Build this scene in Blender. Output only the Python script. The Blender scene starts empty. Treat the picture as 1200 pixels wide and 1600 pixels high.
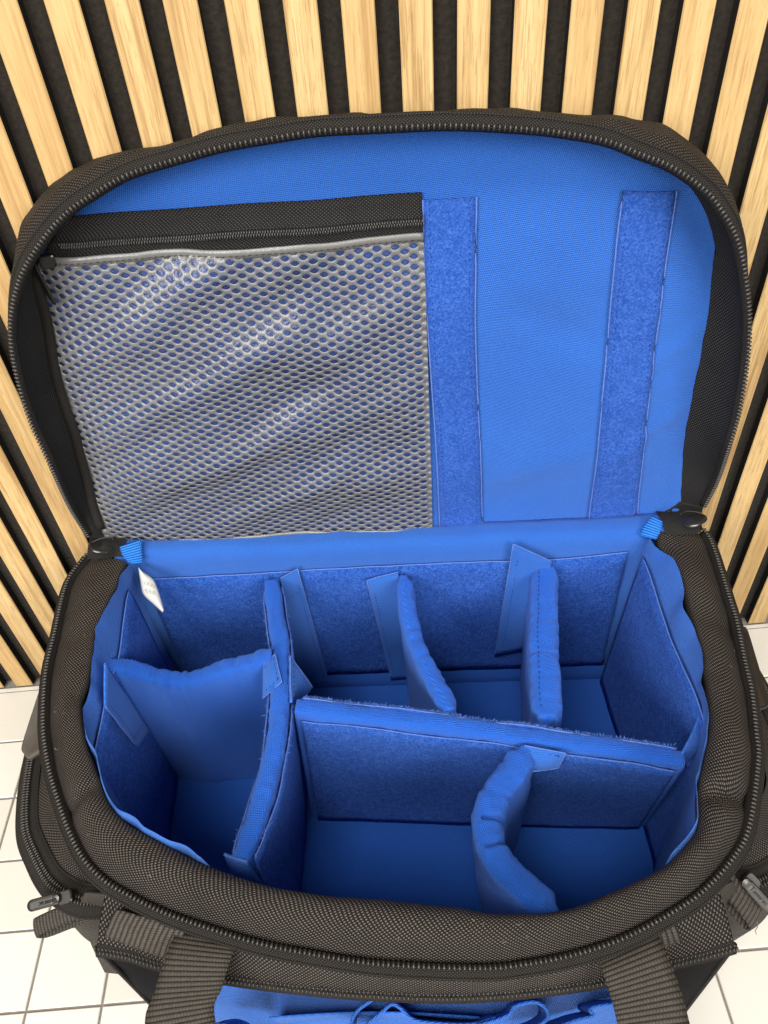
import bpy, math, random
from mathutils import Vector, Matrix, noise
random.seed(7)
V = Vector
sc = bpy.context.scene
COL = sc.collection

# ------------------------------------------------------------------ camera
F_PX, PITCH, ROLL, CAM_Z = 1227.0, math.radians(44.2), math.atan2(.0855, .9963), .604
_fw = V((0, math.cos(PITCH), -math.sin(PITCH)))
_dn = V((0, -math.sin(PITCH), -math.cos(PITCH)))
_rt = V((1, 0, 0))
_cx = _rt*math.cos(ROLL) + _dn*math.sin(ROLL)
_cd = _dn*math.cos(ROLL) - _rt*math.sin(ROLL)
cd = bpy.data.cameras.new('camera')
cam = bpy.data.objects.new('camera', cd); COL.objects.link(cam)
m3 = Matrix((_cx, -_cd, -_fw)).transposed()
cam.matrix_world = Matrix.Translation((0, 0, CAM_Z)) @ m3.to_4x4()
cd.sensor_fit = 'VERTICAL'; cd.sensor_height = 36; cd.lens = F_PX/1600*36
cd.clip_start = .01; cd.clip_end = 50
sc.camera = cam

# ------------------------------------------------------------------ light
w = bpy.data.worlds.new('World'); sc.world = w; w.use_nodes = True
w.node_tree.nodes['Background'].inputs[0].default_value = (1.0, .98, .955, 1)
w.node_tree.nodes['Background'].inputs[1].default_value = .16
def area(name, loc, target, sx, sy, power, col):
    l = bpy.data.lights.new(name, 'AREA'); l.shape = 'RECTANGLE'; l.size = sx; l.size_y = sy
    l.energy = power; l.color = col
    o = bpy.data.objects.new(name, l); COL.objects.link(o)
    o.location = loc
    o.rotation_euler = (V(target)-V(loc)).to_track_quat('-Z', 'Y').to_euler()
    return o
area('ceiling_lamp', (-.40, -.72, 2.3), (0, .25, .1), .9, .6, 31, (1, .965, .91))
area('window_light', (-1.3, -1.7, 1.35), (0, .4, .2), 1.5, 1.2, 52, (1, .975, .94))
area('window_light', (1.25, -1.8, 1.55), (0, .4, .2), 1.4, 1.2, 48, (1, .98, .95))
sc.view_settings.view_transform = 'Standard'; sc.view_settings.look = 'None'
sc.view_settings.gamma = 1; sc.view_settings.use_curve_mapping = False
sc.view_settings.exposure = 0.5
sc.cycles.max_bounces = 8; sc.cycles.transparent_max_bounces = 16

# ------------------------------------------------------------------ places from the picture, each on a real plane
def ray(x, y):
    a, b = x-600, y-800
    return _cx*a + _cd*b + _fw*F_PX
CAM = V((0, 0, CAM_Z))
def oz(x, y, z):
    r = ray(x, y); return CAM + r*((z-CAM_Z)/r.z)
def oy(x, y, Y):
    r = ray(x, y); return CAM + r*(Y/r.y)
def ox(x, y, X):
    r = ray(x, y); return CAM + r*(X/r.x)
def onf(x, y, f, Y0=.4):           # on a surface Y = f(X, z)
    p = oy(x, y, Y0)
    for _ in range(12): p = oy(x, y, f(p.x, p.z))
    return p

# ------------------------------------------------------------------ mesh helpers
def nz(p, s, k=0): return noise.noise(V((p[0]*s+k*7.3, p[1]*s+k*3.1, p[2]*s-k*5.7)))
def sm(a, b, x):
    t = max(0, min(1, (x-a)/(b-a))); return t*t*(3-2*t)
def spline(pts, n, closed=False):
    pts = [V(p) for p in pts]; N = len(pts); out = []
    segs = N if closed else N-1
    for i in range(segs):
        if closed: p0, p1, p2, p3 = pts[i-1], pts[i], pts[(i+1) % N], pts[(i+2) % N]
        else:
            p1, p2 = pts[i], pts[i+1]
            p0 = pts[i-1] if i else p1*2-p2
            p3 = pts[i+2] if i+2 < N else p2*2-p1
        for k in range(12):
            t = k/12
            out.append(.5*((2*p1)+(p2-p0)*t+(2*p0-5*p1+4*p2-p3)*t*t+(3*p1-p0-3*p2+p3)*t**3))
    if not closed: out.append(pts[-1].copy())
    else: out.append(out[0].copy())
    L = [0]
    for a, b in zip(out, out[1:]): L.append(L[-1]+(b-a).length)
    res = []; j = 0; M = n+1 if closed else n
    for i in range(M):
        s = L[-1]*i/(M-1)
        while j < len(L)-2 and L[j+1] < s: j += 1
        d = L[j+1]-L[j]
        res.append(out[j].lerp(out[j+1], (s-L[j])/d if d > 1e-12 else 0))
    return res[:-1] if closed else res
def plen(p): return sum((b-a).length for a, b in zip(p, p[1:]))
def lin(pts, n):
    L = [0]
    for a, b in zip(pts, pts[1:]): L.append(L[-1]+(b-a).length)
    r = []; j = 0
    for i in range(n):
        s = L[-1]*i/(n-1)
        while j < len(L)-2 and L[j+1] < s: j += 1
        r.append(pts[j].lerp(pts[j+1], (s-L[j])/max(1e-9, L[j+1]-L[j])))
    return r

BASE = {}
def empty(name, loc, label, cat, group=None):
    o = bpy.data.objects.new(name, None); COL.objects.link(o); o.location = loc; o.empty_display_size = .02
    o['label'] = label; o['category'] = cat
    if group: o['group'] = group
    BASE[o.name] = V(loc)
    return o
def mk(name, verts, faces, mat, parent=None, uv=None, smooth=True, solid=0, kind=None, mats=None, fmat=None, label=None, off=0):
    me = bpy.data.meshes.new(name); me.from_pydata([tuple(v) for v in verts], [], faces)
    if uv is not None:
        ul = me.uv_layers.new(name='UVMap')
        for lp in me.loops: ul.data[lp.index].uv = uv[lp.vertex_index]
    for mm in (mats or [mat]): me.materials.append(mm)
    if fmat: me.polygons.foreach_set('material_index', fmat)
    me.polygons.foreach_set('use_smooth', [smooth]*len(faces)); me.update()
    o = bpy.data.objects.new(name, me); COL.objects.link(o)
    if parent:
        while parent.parent and parent.parent.parent: parent = parent.parent   # thing > part > sub-part, no deeper
        o.parent = parent
        if parent.name in BASE: o.matrix_parent_inverse = Matrix.Translation(-BASE[parent.name])
    if solid:
        md = o.modifiers.new('thickness', 'SOLIDIFY'); md.thickness = solid; md.offset = off
    if kind: o['kind'] = kind
    if label: o['label'] = label
    return o
def grid(rows, closed_u=False, closed_v=False):
    """rows[i][j] -> verts, faces, uv in metres (u along j, v along i)"""
    R, C = len(rows), len(rows[0]); vs = [p for r in rows for p in r]
    mid = rows[R//2]; U = [0]
    for a, b in zip(mid, mid[1:]): U.append(U[-1]+(b-a).length)
    midc = C//2; W = [0]
    for i in range(R-1): W.append(W[-1]+(rows[i+1][midc]-rows[i][midc]).length)
    uv = [(U[j], W[i]) for i in range(R) for j in range(C)]
    fs = []
    for i in range(R if closed_v else R-1):
        for j in range(C if closed_u else C-1):
            fs.append((i*C+j, i*C+(j+1) % C, ((i+1) % R)*C+(j+1) % C, ((i+1) % R)*C+j))
    return vs, fs, uv
def sheet(name, rows, mat, parent, **k):
    cu, cv = k.pop('closed_u', False), k.pop('closed_v', False)
    vs, fs, uv = grid(rows, cu, cv)
    return mk(name, vs, fs, mat, parent, uv, **k)
def frames(path):
    n = len(path); T = []
    for i in range(n): T.append((path[min(i+1, n-1)]-path[max(i-1, 0)]).normalized())
    return T
def tube(name, path, r, mat, parent, seg=8, **k):
    T = frames(path); rows = []
    ref = V((0, 0, 1))
    for p, t in zip(path, T):
        a = t.cross(ref)
        if a.length < .1: a = t.cross(V((0, 1, 0)))
        a.normalize(); b = a.cross(t).normalized()
        rows.append([p+(a*math.cos(q)+b*math.sin(q))*r for q in [2*math.pi*i/seg for i in range(seg)]])
    vs, fs, uv = grid(rows, True)
    n = len(rows); fs.append(tuple(range(seg))[::-1]); fs.append(tuple((n-1)*seg+i for i in range(seg)))
    return mk(name, vs, fs, mat, parent, uv, **k)
def ribbon_rows(path, across, width, m=5, crown=0.0):
    """flat strap centred on path; across: list of unit vectors"""
    T = frames(path); rows = []
    for i in range(m):
        f = i/(m-1)-.5
        rows.append([p+a*(f*width)+(a.cross(t)).normalized()*crown*(1-4*f*f) for p, a, t in zip(path, across, T)])
    return rows
_ell = None
def blob():
    global _ell
    if _ell: return _ell
    vs = []; fs = []; S, R = 6, 4
    vs.append(V((0, 0, 1)))
    for i in range(1, R):
        th = math.pi*i/R
        for j in range(S):
            ph = 2*math.pi*j/S; vs.append(V((math.sin(th)*math.cos(ph), math.sin(th)*math.sin(ph), math.cos(th))))
    vs.append(V((0, 0, -1)))
    for j in range(S): fs.append((0, 1+j, 1+(j+1) % S))
    for i in range(R-2):
        for j in range(S): a = 1+i*S; fs.append((a+j, a+S+j, a+S+(j+1) % S, a+(j+1) % S))
    e = len(vs)-1; a = 1+(R-2)*S
    for j in range(S): fs.append((a+(j+1) % S, a+j, e))
    _ell = (vs, fs); return _ell
def teeth(name, path, up, pitch, size, mat, parent, cross_shift=0.0, two=False):
    """up: function i,p -> normal ; size=(along, cross, height)"""
    n = max(2, int(plen(path)/pitch)); P = lin(path, n); T = frames(P); vs = []; fs = []
    bv, bf = blob()
    for i, (p, t) in enumerate(zip(P, T)):
        u = up(i/(n-1), p); c = t.cross(u).normalized(); u = c.cross(t).normalized()
        jt = 1+.12*random.uniform(-1, 1)
        for sgn in ((-1, 1) if two else (1,)):
            q = p + c*(sgn*size[1]*.75 if two else cross_shift) + (t*(pitch*.25*sgn) if two else V((0, 0, 0)))
            o = len(vs)
            for v in bv: vs.append(q+t*v.x*size[0]*jt+c*v.y*size[1]+u*v.z*size[2])
            fs += [tuple(o+k for k in f) for f in bf]
    return mk(name, vs, fs, mat, parent, kind='stuff')
def stitches(path, up, parent, mat, dash=.0021, gap=.0014, w=.00028, name='stitching'):
    n = int(plen(path)/(dash+gap))
    if n < 1: return
    fine = lin(path, n*5+1); vs = []; fs = []
    for i in range(n):
        a, b = fine[i*5], fine[min(len(fine)-1, i*5+3)]
        t = (b-a).normalized(); u = up if isinstance(up, V) else up(a)
        c = t.cross(u).normalized(); u = c.cross(t).normalized(); m = (a+b)/2; o = len(vs)
        for q, ww, hh in ((a, .3, -.2), (m, 1, 1), (b, .3, -.2)):
            for s in (-1, 0, 1): vs.append(q+c*s*w*ww+u*(w*(1.1 if s == 0 else .2)*hh))
        for r in range(2):
            for s in range(2): k = o+r*3+s; fs.append((k, k+1, k+4, k+3))
    return mk(name, vs, fs, mat, parent, kind='stuff')
def fuzz(name, pts, parent, mat, dens, length, dirf, spread=.7, w=.00016):
    vs = []; fs = []
    for p in pts:
        for _ in range(dens):
            d = (dirf + V((random.gauss(0, spread), random.gauss(0, spread), random.gauss(0, spread)))).normalized()
            L = length*random.uniform(.35, 1.15)
            q = p+V((random.gauss(0, .0004), random.gauss(0, .0004), random.gauss(0, .0004)))
            s = d.cross(V((random.random()-.5, random.random()-.5, random.random()-.5))).normalized()*w
            bend = V((random.gauss(0, 1), random.gauss(0, 1), random.gauss(0, 1)))*L*.3
            o = len(vs); vs += [q-s, q+s, q+d*L*.55+bend*.4+s*.8, q+d*L*.55+bend*.4-s*.8, q+d*L+bend]
            fs += [(o, o+1, o+2, o+3), (o+3, o+2, o+4)]
    return mk(name, vs, fs, mat, parent, kind='stuff', smooth=False)

def pile_fuzz(rows, parent, nrm, per_cm2=11, length=.0017, w=.00013):
    R_, C_ = len(rows), len(rows[0])
    area_ = 0
    for i in range(R_-1):
        area_ += plen(rows[i])*(rows[i+1][C_//2]-rows[i][C_//2]).length
    vs = []; fs = []
    for _ in range(int(area_*1e4*per_cm2)):
        a = random.random()*(R_-1.001); b = random.random()*(C_-1.001); i, j = int(a), int(b); a -= i; b -= j
        p = rows[i][j].lerp(rows[i][j+1], b).lerp(rows[i+1][j].lerp(rows[i+1][j+1], b), a)
        if nz(p, 90, 3) < random.uniform(-.5, .3): continue
        n_ = nrm(i, j)
        t = V((random.gauss(0, 1), random.gauss(0, 1), random.gauss(0, 1))); t = (t-n_*t.dot(n_)).normalized()
        q = p+n_*.0008; L_ = length*random.uniform(.4, 1.2); s_ = n_.cross(t)*w
        m = q+t*L_*.5+n_*L_*.3+s_*random.uniform(-3, 3); e = q+t*L_+s_*random.uniform(-4, 4)
        o = len(vs); vs += [q-s_, q+s_, m+s_, m-s_, e+s_*.5, e-s_*.5]; fs += [(o, o+1, o+2, o+3), (o+3, o+2, o+4, o+5)]
    return mk('pile_fibres', vs, fs, M['fibre'], parent, kind='stuff')
def toward(rows, ref):
    def f(i, j):
        n_ = (rows[i][j+1]-rows[i][j]).cross(rows[i+1][j]-rows[i][j]).normalized()
        return n_ if n_.dot(ref-rows[i][j]) > 0 else -n_
    return f
# ------------------------------------------------------------------ materials
def new_mat(name):
    m = bpy.data.materials.new(name); m.use_nodes = True; nt = m.node_tree
    return m, nt, nt.nodes['Principled BSDF']
def N(nt, typ, **k):
    n = nt.nodes.new(typ)
    for a, b in k.items():
        if a.startswith('i_'):
            key = a[2:]; n.inputs[int(key) if key.isdigit() else key].default_value = b
        else: setattr(n, a, b)
    return n
def L(nt, a, b): nt.links.new(a, b)
def math_(nt, op, a, b=None, c=None):
    n = nt.nodes.new('ShaderNodeMath'); n.operation = op
    for i, x in enumerate((a, b, c)):
        if x is None: continue
        if isinstance(x, (int, float)): n.inputs[i].default_value = x
        else: nt.links.new(x, n.inputs[i])
    return n.outputs[0]
def mixc(nt, fac, a, b, blend='MIX'):
    n = nt.nodes.new('ShaderNodeMix'); n.data_type = 'RGBA'; n.blend_type = blend
    for s, x in ((0, fac), (6, a), (7, b)):
        if isinstance(x, (int, float)): n.inputs[s].default_value = x
        elif isinstance(x, tuple): n.inputs[s].default_value = x
        else: nt.links.new(x, n.inputs[s])
    return n.outputs[2]
def rgb(r, g, b): return (r, g, b, 1)
def uvxy(nt):
    t = N(nt, 'ShaderNodeTexCoord'); s = N(nt, 'ShaderNodeSeparateXYZ'); L(nt, t.outputs['UV'], s.inputs[0])
    return t, s.outputs[0], s.outputs[1]
def bump(nt, b, h, strength, dist):
    n = N(nt, 'ShaderNodeBump'); n.inputs['Strength'].default_value = strength; n.inputs['Distance'].default_value = dist
    L(nt, h, n.inputs['Height']); L(nt, n.outputs[0], b.inputs['Normal']); return n

def weave(name, dark, light, pu, pv, rough=.6, bdist=.0006, soft=1.6, skew=0.0):
    """ballistic nylon: yarns over and under, in metres of UV"""
    m, nt, b = new_mat(name); t, u, v = uvxy(nt)
    nn = N(nt, 'ShaderNodeTexNoise', i_Scale=90.0, i_Detail=2.0); L(nt, t.outputs['UV'], nn.inputs['Vector'])
    jit = math_(nt, 'MULTIPLY', math_(nt, 'SUBTRACT', nn.outputs[0], .5), 2.2)
    if skew: u = math_(nt, 'ADD', u, math_(nt, 'MULTIPLY', v, skew))
    a = math_(nt, 'SINE', math_(nt, 'ADD', math_(nt, 'MULTIPLY', u, math.pi/pu), jit))
    c = math_(nt, 'SINE', math_(nt, 'ADD', math_(nt, 'MULTIPLY', v, math.pi/pv), jit))
    pr = math_(nt, 'MULTIPLY', a, c)
    up = math_(nt, 'MAXIMUM', pr, 0); dn = math_(nt, 'MULTIPLY', math_(nt, 'MAXIMUM', math_(nt, 'MULTIPLY', pr, -1), 0), .45)
    h = math_(nt, 'POWER', math_(nt, 'ADD', up, dn), .6)
    fac = math_(nt, 'MINIMUM', math_(nt, 'MULTIPLY', up, soft), 1)
    n2 = N(nt, 'ShaderNodeTexNoise', i_Scale=600.0, i_Detail=1.0); L(nt, t.outputs['UV'], n2.inputs['Vector'])
    fac = math_(nt, 'MULTIPLY', fac, math_(nt, 'ADD', .55, math_(nt, 'MULTIPLY', n2.outputs[0], .9)))
    n3 = N(nt, 'ShaderNodeTexNoise', i_Scale=38.0, i_Detail=4.0, i_Roughness=.65); L(nt, t.outputs['Object'], n3.inputs['Vector'])
    fac = math_(nt, 'MULTIPLY', fac, math_(nt, 'ADD', .35, math_(nt, 'MULTIPLY', n3.outputs[0], 1.3)))
    L(nt, mixc(nt, fac, rgb(*dark), rgb(*light)), b.inputs['Base Color'])  # yarns on top coloured lighter, as if catching light; gaps darker
    b.inputs['Roughness'].default_value = rough; b.inputs['Specular IOR Level'].default_value = .16
    b.inputs['Sheen Weight'].default_value = 0
    bump(nt, b, h, 1, bdist); return m
def ribbed(name, dark, light, pu, pv, rough=.6, bdist=.0005):
    """webbing: strong ribs across with small stitches"""
    m, nt, b = new_mat(name); t, u, v = uvxy(nt)
    a = math_(nt, 'ABSOLUTE', math_(nt, 'SINE', math_(nt, 'MULTIPLY', u, math.pi/pu)))
    row = math_(nt, 'FLOOR', math_(nt, 'DIVIDE', u, pu))
    c = math_(nt, 'ABSOLUTE', math_(nt, 'SINE', math_(nt, 'ADD', math_(nt, 'MULTIPLY', v, math.pi/pv), math_(nt, 'MULTIPLY', row, math.pi/2))))
    h = math_(nt, 'MULTIPLY', math_(nt, 'POWER', a, .7), math_(nt, 'ADD', .6, math_(nt, 'MULTIPLY', c, .4)))
    n2 = N(nt, 'ShaderNodeTexNoise', i_Scale=500.0); L(nt, t.outputs['UV'], n2.inputs['Vector'])
    fac = math_(nt, 'MULTIPLY', h, math_(nt, 'ADD', .5, math_(nt, 'MULTIPLY', n2.outputs[0], .9)))
    L(nt, mixc(nt, fac, rgb(*dark), rgb(*light)), b.inputs['Base Color'])
    b.inputs['Roughness'].default_value = rough; b.inputs['Specular IOR Level'].default_value = .2
    bump(nt, b, h, 1, bdist); return m
def satin(name, c1, c2, rough=.62, sheen=.2, fine=1500.0):
    m, nt, b = new_mat(name); t, u, v = uvxy(nt)
    nj = N(nt, 'ShaderNodeTexNoise', i_Scale=70.0, i_Detail=2.0); L(nt, t.outputs['UV'], nj.inputs['Vector'])
    jit = math_(nt, 'MULTIPLY', nj.outputs[0], 1.6)
    wv = math_(nt, 'SINE', math_(nt, 'ADD', jit, math_(nt, 'MULTIPLY', math_(nt, 'ADD', u, math_(nt, 'MULTIPLY', v, .6)), 2*math.pi/.00175)))
    w2 = math_(nt, 'SINE', math_(nt, 'ADD', jit, math_(nt, 'MULTIPLY', math_(nt, 'SUBTRACT', v, math_(nt, 'MULTIPLY', u, .6)), 2*math.pi/.0016)))
    wv = math_(nt, 'MULTIPLY', wv, w2)
    n1 = N(nt, 'ShaderNodeTexNoise', i_Scale=13.0, i_Detail=5.0, i_Roughness=.6); L(nt, t.outputs['Object'], n1.inputs['Vector'])
    n2 = N(nt, 'ShaderNodeTexNoise', i_Scale=fine, i_Detail=1.0); L(nt, t.outputs['Object'], n2.inputs['Vector'])
    f = math_(nt, 'ADD', math_(nt, 'MULTIPLY', n1.outputs[0], .5), math_(nt, 'ADD', math_(nt, 'MULTIPLY', wv, .42), math_(nt, 'MULTIPLY', n2.outputs[0], .5)))
    L(nt, mixc(nt, f, rgb(*c1), rgb(*c2)), b.inputs['Base Color'])
    b.inputs['Roughness'].default_value = rough; b.inputs['Specular IOR Level'].default_value = .22
    b.inputs['Sheen Weight'].default_value = sheen; b.inputs['Sheen Roughness'].default_value = .35
    b.inputs['Sheen Tint'].default_value = (.45, .65, 1, 1)
    n3 = N(nt, 'ShaderNodeTexNoise', i_Scale=60.0, i_Detail=4.0); L(nt, t.outputs['Object'], n3.inputs['Vector'])
    h = math_(nt, 'ADD', math_(nt, 'MULTIPLY', wv, .30), math_(nt, 'MULTIPLY', n3.outputs[0], 1.0))
    bump(nt, b, h, .8, .0012); return m
def loop_pile(name, c1, c2, c3):
    m, nt, b = new_mat(name); t = N(nt, 'ShaderNodeTexCoord')
    n1 = N(nt, 'ShaderNodeTexNoise', i_Scale=700.0, i_Detail=3.0, i_Roughness=.75); L(nt, t.outputs['Object'], n1.inputs['Vector'])
    n2 = N(nt, 'ShaderNodeTexNoise', i_Scale=210.0, i_Detail=3.0, i_Roughness=.65); L(nt, t.outputs['Object'], n2.inputs['Vector'])
    n3 = N(nt, 'ShaderNodeTexNoise', i_Scale=22.0, i_Detail=3.0); L(nt, t.outputs['Object'], n3.inputs['Vector'])
    f = math_(nt, 'ADD', math_(nt, 'MULTIPLY', n1.outputs[0], .75), math_(nt, 'MULTIPLY', n2.outputs[0], .25))
    r = N(nt, 'ShaderNodeValToRGB'); L(nt, f, r.inputs[0])
    e = r.color_ramp.elements; e[0].position = .40; e[0].color = rgb(*c1); e[1].position = .62; e[1].color = rgb(*c3)
    x = r.color_ramp.elements.new(.5); x.color = rgb(*c2)
    cc = mixc(nt, math_(nt, 'MULTIPLY', n3.outputs[0], .35), r.outputs[0], rgb(*c1))
    L(nt, cc, b.inputs['Base Color']); b.inputs['Roughness'].default_value = .9
    b.inputs['Specular IOR Level'].default_value = .1
    b.inputs['Sheen Weight'].default_value = .07; b.inputs['Sheen Roughness'].default_value = .5; b.inputs['Sheen Tint'].default_value = (.45, .62, 1, 1)
    bump(nt, b, f, 1, .0022); return m
def plain(name, c, rough, spec=.5, metal=0, nscale=0, namp=.3, bdist=0, sheen=0):
    m, nt, b = new_mat(name); b.inputs['Roughness'].default_value = rough; b.inputs['Metallic'].default_value = metal
    b.inputs['Specular IOR Level'].default_value = spec; b.inputs['Sheen Weight'].default_value = sheen
    if nscale:
        t = N(nt, 'ShaderNodeTexCoord'); n1 = N(nt, 'ShaderNodeTexNoise', i_Scale=nscale, i_Detail=4.0); L(nt, t.outputs['Object'], n1.inputs['Vector'])
        L(nt, mixc(nt, n1.outputs[0], rgb(*[x*(1-namp) for x in c]), rgb(*[min(1, x*(1+namp)) for x in c])), b.inputs['Base Color'])
        if bdist: bump(nt, b, n1.outputs[0], .8, bdist)
    else: b.inputs['Base Color'].default_value = rgb(*c)
    return m
def oak():
    m, nt, b = new_mat('oak_veneer'); t = N(nt, 'ShaderNodeTexCoord'); oi = N(nt, 'ShaderNodeObjectInfo')
    mp = N(nt, 'ShaderNodeMapping'); L(nt, t.outputs['Object'], mp.inputs[0])
    cmb = N(nt, 'ShaderNodeCombineXYZ')
    for i in range(3): L(nt, math_(nt, 'MULTIPLY', oi.outputs['Random'], 13.7+5*i), cmb.inputs[i])
    L(nt, cmb.outputs[0], mp.inputs['Location'])
    mp.inputs['Scale'].default_value = (1, 1, .035)
    n1 = N(nt, 'ShaderNodeTexNoise', i_Scale=420.0, i_Detail=5.0, i_Roughness=.6, i_Distortion=.4); L(nt, mp.outputs[0], n1.inputs['Vector'])
    n2 = N(nt, 'ShaderNodeTexNoise', i_Scale=1500.0, i_Detail=2.0); L(nt, mp.outputs[0], n2.inputs['Vector'])
    n3 = N(nt, 'ShaderNodeTexNoise', i_Scale=90.0, i_Detail=3.0, i_Distortion=1.2); L(nt, mp.outputs[0], n3.inputs['Vector'])
    f = math_(nt, 'ADD', math_(nt, 'MULTIPLY', n1.outputs[0], .5), math_(nt, 'MULTIPLY', n3.outputs[0], .5))
    r = N(nt, 'ShaderNodeValToRGB'); L(nt, f, r.inputs[0]); e = r.color_ramp.elements
    e[0].position = .37; e[0].color = rgb(.29, .165, .062); e[1].position = .63; e[1].color = rgb(.62, .45, .22)
    x = e.new(.5); x.color = rgb(.52, .355, .155)
    pore = math_(nt, 'MULTIPLY', math_(nt, 'LESS_THAN', n2.outputs[0], .42), .42)
    cc = mixc(nt, pore, r.outputs[0], rgb(.22, .11, .04))
    tint = mixc(nt, math_(nt, 'MULTIPLY', oi.outputs['Random'], .6), cc, rgb(.47, .29, .115))
    L(nt, tint, b.inputs['Base Color']); b.inputs['Roughness'].default_value = .5; b.inputs['Specular IOR Level'].default_value = .35
    bump(nt, b, math_(nt, 'SUBTRACT', n1.outputs[0], pore), .4, .0003); return m
def pvc():
    m, nt, b = new_mat('grey_vinyl_mesh'); t = N(nt, 'ShaderNodeTexCoord')
    b.inputs['Base Color'].default_value = rgb(.175, .172, .163); b.inputs['Roughness'].default_value = .34
    b.inputs['Specular IOR Level'].default_value = 1.0; b.inputs['Coat Weight'].default_value = .25; b.inputs['Coat Roughness'].default_value = .35
    n1 = N(nt, 'ShaderNodeTexNoise', i_Scale=900.0, i_Detail=2.0); L(nt, t.outputs['Object'], n1.inputs['Vector'])
    bump(nt, b, n1.outputs[0], .6, .0003)
    tr = N(nt, 'ShaderNodeBsdfTransparent'); tr.inputs[0].default_value = rgb(.75, .77, .8)
    mx = N(nt, 'ShaderNodeMixShader'); mx.inputs[0].default_value = .30
    out = nt.nodes['Material Output']
    L(nt, b.outputs[0], mx.inputs[1]); L(nt, tr.outputs[0], mx.inputs[2]); L(nt, mx.outputs[0], out.inputs[0]); return m
def film():
    m, nt, b = new_mat('clear_vinyl_film'); nt.nodes.remove(b)
    out = nt.nodes['Material Output']
    tr = N(nt, 'ShaderNodeBsdfTransparent'); tr.inputs[0].default_value = rgb(.86, .88, .92)
    gl = N(nt, 'ShaderNodeBsdfGlossy'); gl.inputs['Roughness'].default_value = .34
    fr = N(nt, 'ShaderNodeFresnel'); fr.inputs[0].default_value = 1.5
    t = N(nt, 'ShaderNodeTexCoord'); n1 = N(nt, 'ShaderNodeTexNoise', i_Scale=260.0, i_Detail=2.0); L(nt, t.outputs['Object'], n1.inputs['Vector'])
    bp = N(nt, 'ShaderNodeBump'); bp.inputs['Distance'].default_value = .0012; bp.inputs['Strength'].default_value = .8; L(nt, n1.outputs[0], bp.inputs['Height'])
    L(nt, bp.outputs[0], gl.inputs['Normal']); L(nt, bp.outputs[0], fr.inputs['Normal'])
    mx = N(nt, 'ShaderNodeMixShader'); L(nt, math_(nt, 'MINIMUM', math_(nt, 'MULTIPLY', fr.outputs[0], 1.3), 1), mx.inputs[0])
    df = N(nt, 'ShaderNodeBsdfDiffuse'); df.inputs[0].default_value = rgb(.55, .57, .62)
    m2 = N(nt, 'ShaderNodeMixShader'); m2.inputs[0].default_value = .02; L(nt, tr.outputs[0], m2.inputs[1]); L(nt, df.outputs[0], m2.inputs[2])
    L(nt, m2.outputs[0], mx.inputs[1]); L(nt, gl.outputs[0], mx.inputs[2]); L(nt, mx.outputs[0], out.inputs[0]); return m

def tile_mat():
    m, nt, b = new_mat('white_tile'); t = N(nt, 'ShaderNodeTexCoord'); g = N(nt, 'ShaderNodeNewGeometry'); oi = N(nt, 'ShaderNodeObjectInfo')
    n1 = N(nt, 'ShaderNodeTexNoise', i_Scale=18.0, i_Detail=5.0, i_Roughness=.65); L(nt, g.outputs['Position'], n1.inputs['Vector'])
    n2 = N(nt, 'ShaderNodeTexNoise', i_Scale=420.0, i_Detail=3.0); L(nt, g.outputs['Position'], n2.inputs['Vector'])
    base = mixc(nt, oi.outputs['Random'], rgb(.63, .605, .545), rgb(.70, .68, .625))
    c = mixc(nt, math_(nt, 'MULTIPLY', n1.outputs[0], .22), base, rgb(.52, .48, .41))
    sp = math_(nt, 'MULTIPLY', math_(nt, 'LESS_THAN', n2.outputs[0], .27), .35)
    L(nt, mixc(nt, sp, c, rgb(.3, .25, .19)), b.inputs['Base Color'])
    b.inputs['Roughness'].default_value = .3; bump(nt, b, n1.outputs[0], .3, .0008); return m
M = {}
M['nylon'] = weave('ballistic_nylon', (.0065, .0055, .0048), (.122, .103, .088), .00118, .00108)
M['nylon_lid'] = weave('lid_nylon', (.0065, .0055, .005), (.078, .066, .056), .0012, .0011)
M['tape'] = weave('zipper_tape', (.009, .008, .007), (.045, .039, .034), .0009, .0007, rough=.75, bdist=.0003)
M['tape_black'] = weave('black_tape', (.006, .006, .006), (.052, .049, .047), .0011, .0009, rough=.75, bdist=.0003)
M['webbing'] = ribbed('webbing', (.009, .008, .0065), (.062, .053, .043), .0022, .0016)
M['webbing_coarse'] = ribbed('coarse_webbing', (.009, .008, .0065), (.078, .066, .055), .0030, .0014, bdist=.0008)
M['teeth'] = plain('zipper_coil', (.026, .023, .020), .32, .6)
M['teeth_fine'] = plain('fine_coil', (.085, .083, .08), .3, .6)
M['plastic'] = plain('black_plastic', (.013, .012, .011), .22, .5, nscale=60, namp=.3)
M['rubber'] = plain('grey_rubber', (.075, .066, .056), .5, .4, nscale=120, namp=.25, bdist=.0002)
M['inset'] = plain('pull_inset', (.05, .046, .041), .4, .5, nscale=200, namp=.3)
M['gunmetal'] = plain('gunmetal', (.055, .052, .048), .32, .5, metal=.85, nscale=200, namp=.2)
M['gusset'] = plain('black_lining', (.005, .005, .006), .8, .08, nscale=400, namp=.4, bdist=.0003)
M['satin'] = satin('blue_lining', (.016, .081, .36), (.035, .158, .58))
M['satin_pad'] = satin('blue_pad', (.008, .066, .37), (.022, .136, .61))
M['satin_shaded'] = satin('blue_floor_shaded', (.008, .056, .29), (.018, .105, .46), rough=.7, sheen=.1)  # pad blue made darker: shade of the deep bays put into the colour
M['pile'] = loop_pile('blue_loop_pile', (.010, .050, .265), (.022, .092, .41), (.055, .158, .57))
M['pile_light'] = loop_pile('blue_loop_strip', (.016, .068, .33), (.028, .100, .43), (.060, .158, .55))
M['pile_edge'] = plain('pale_blue_selvedge', (.085, .155, .44), .8, .2, nscale=500, namp=.35)
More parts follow.
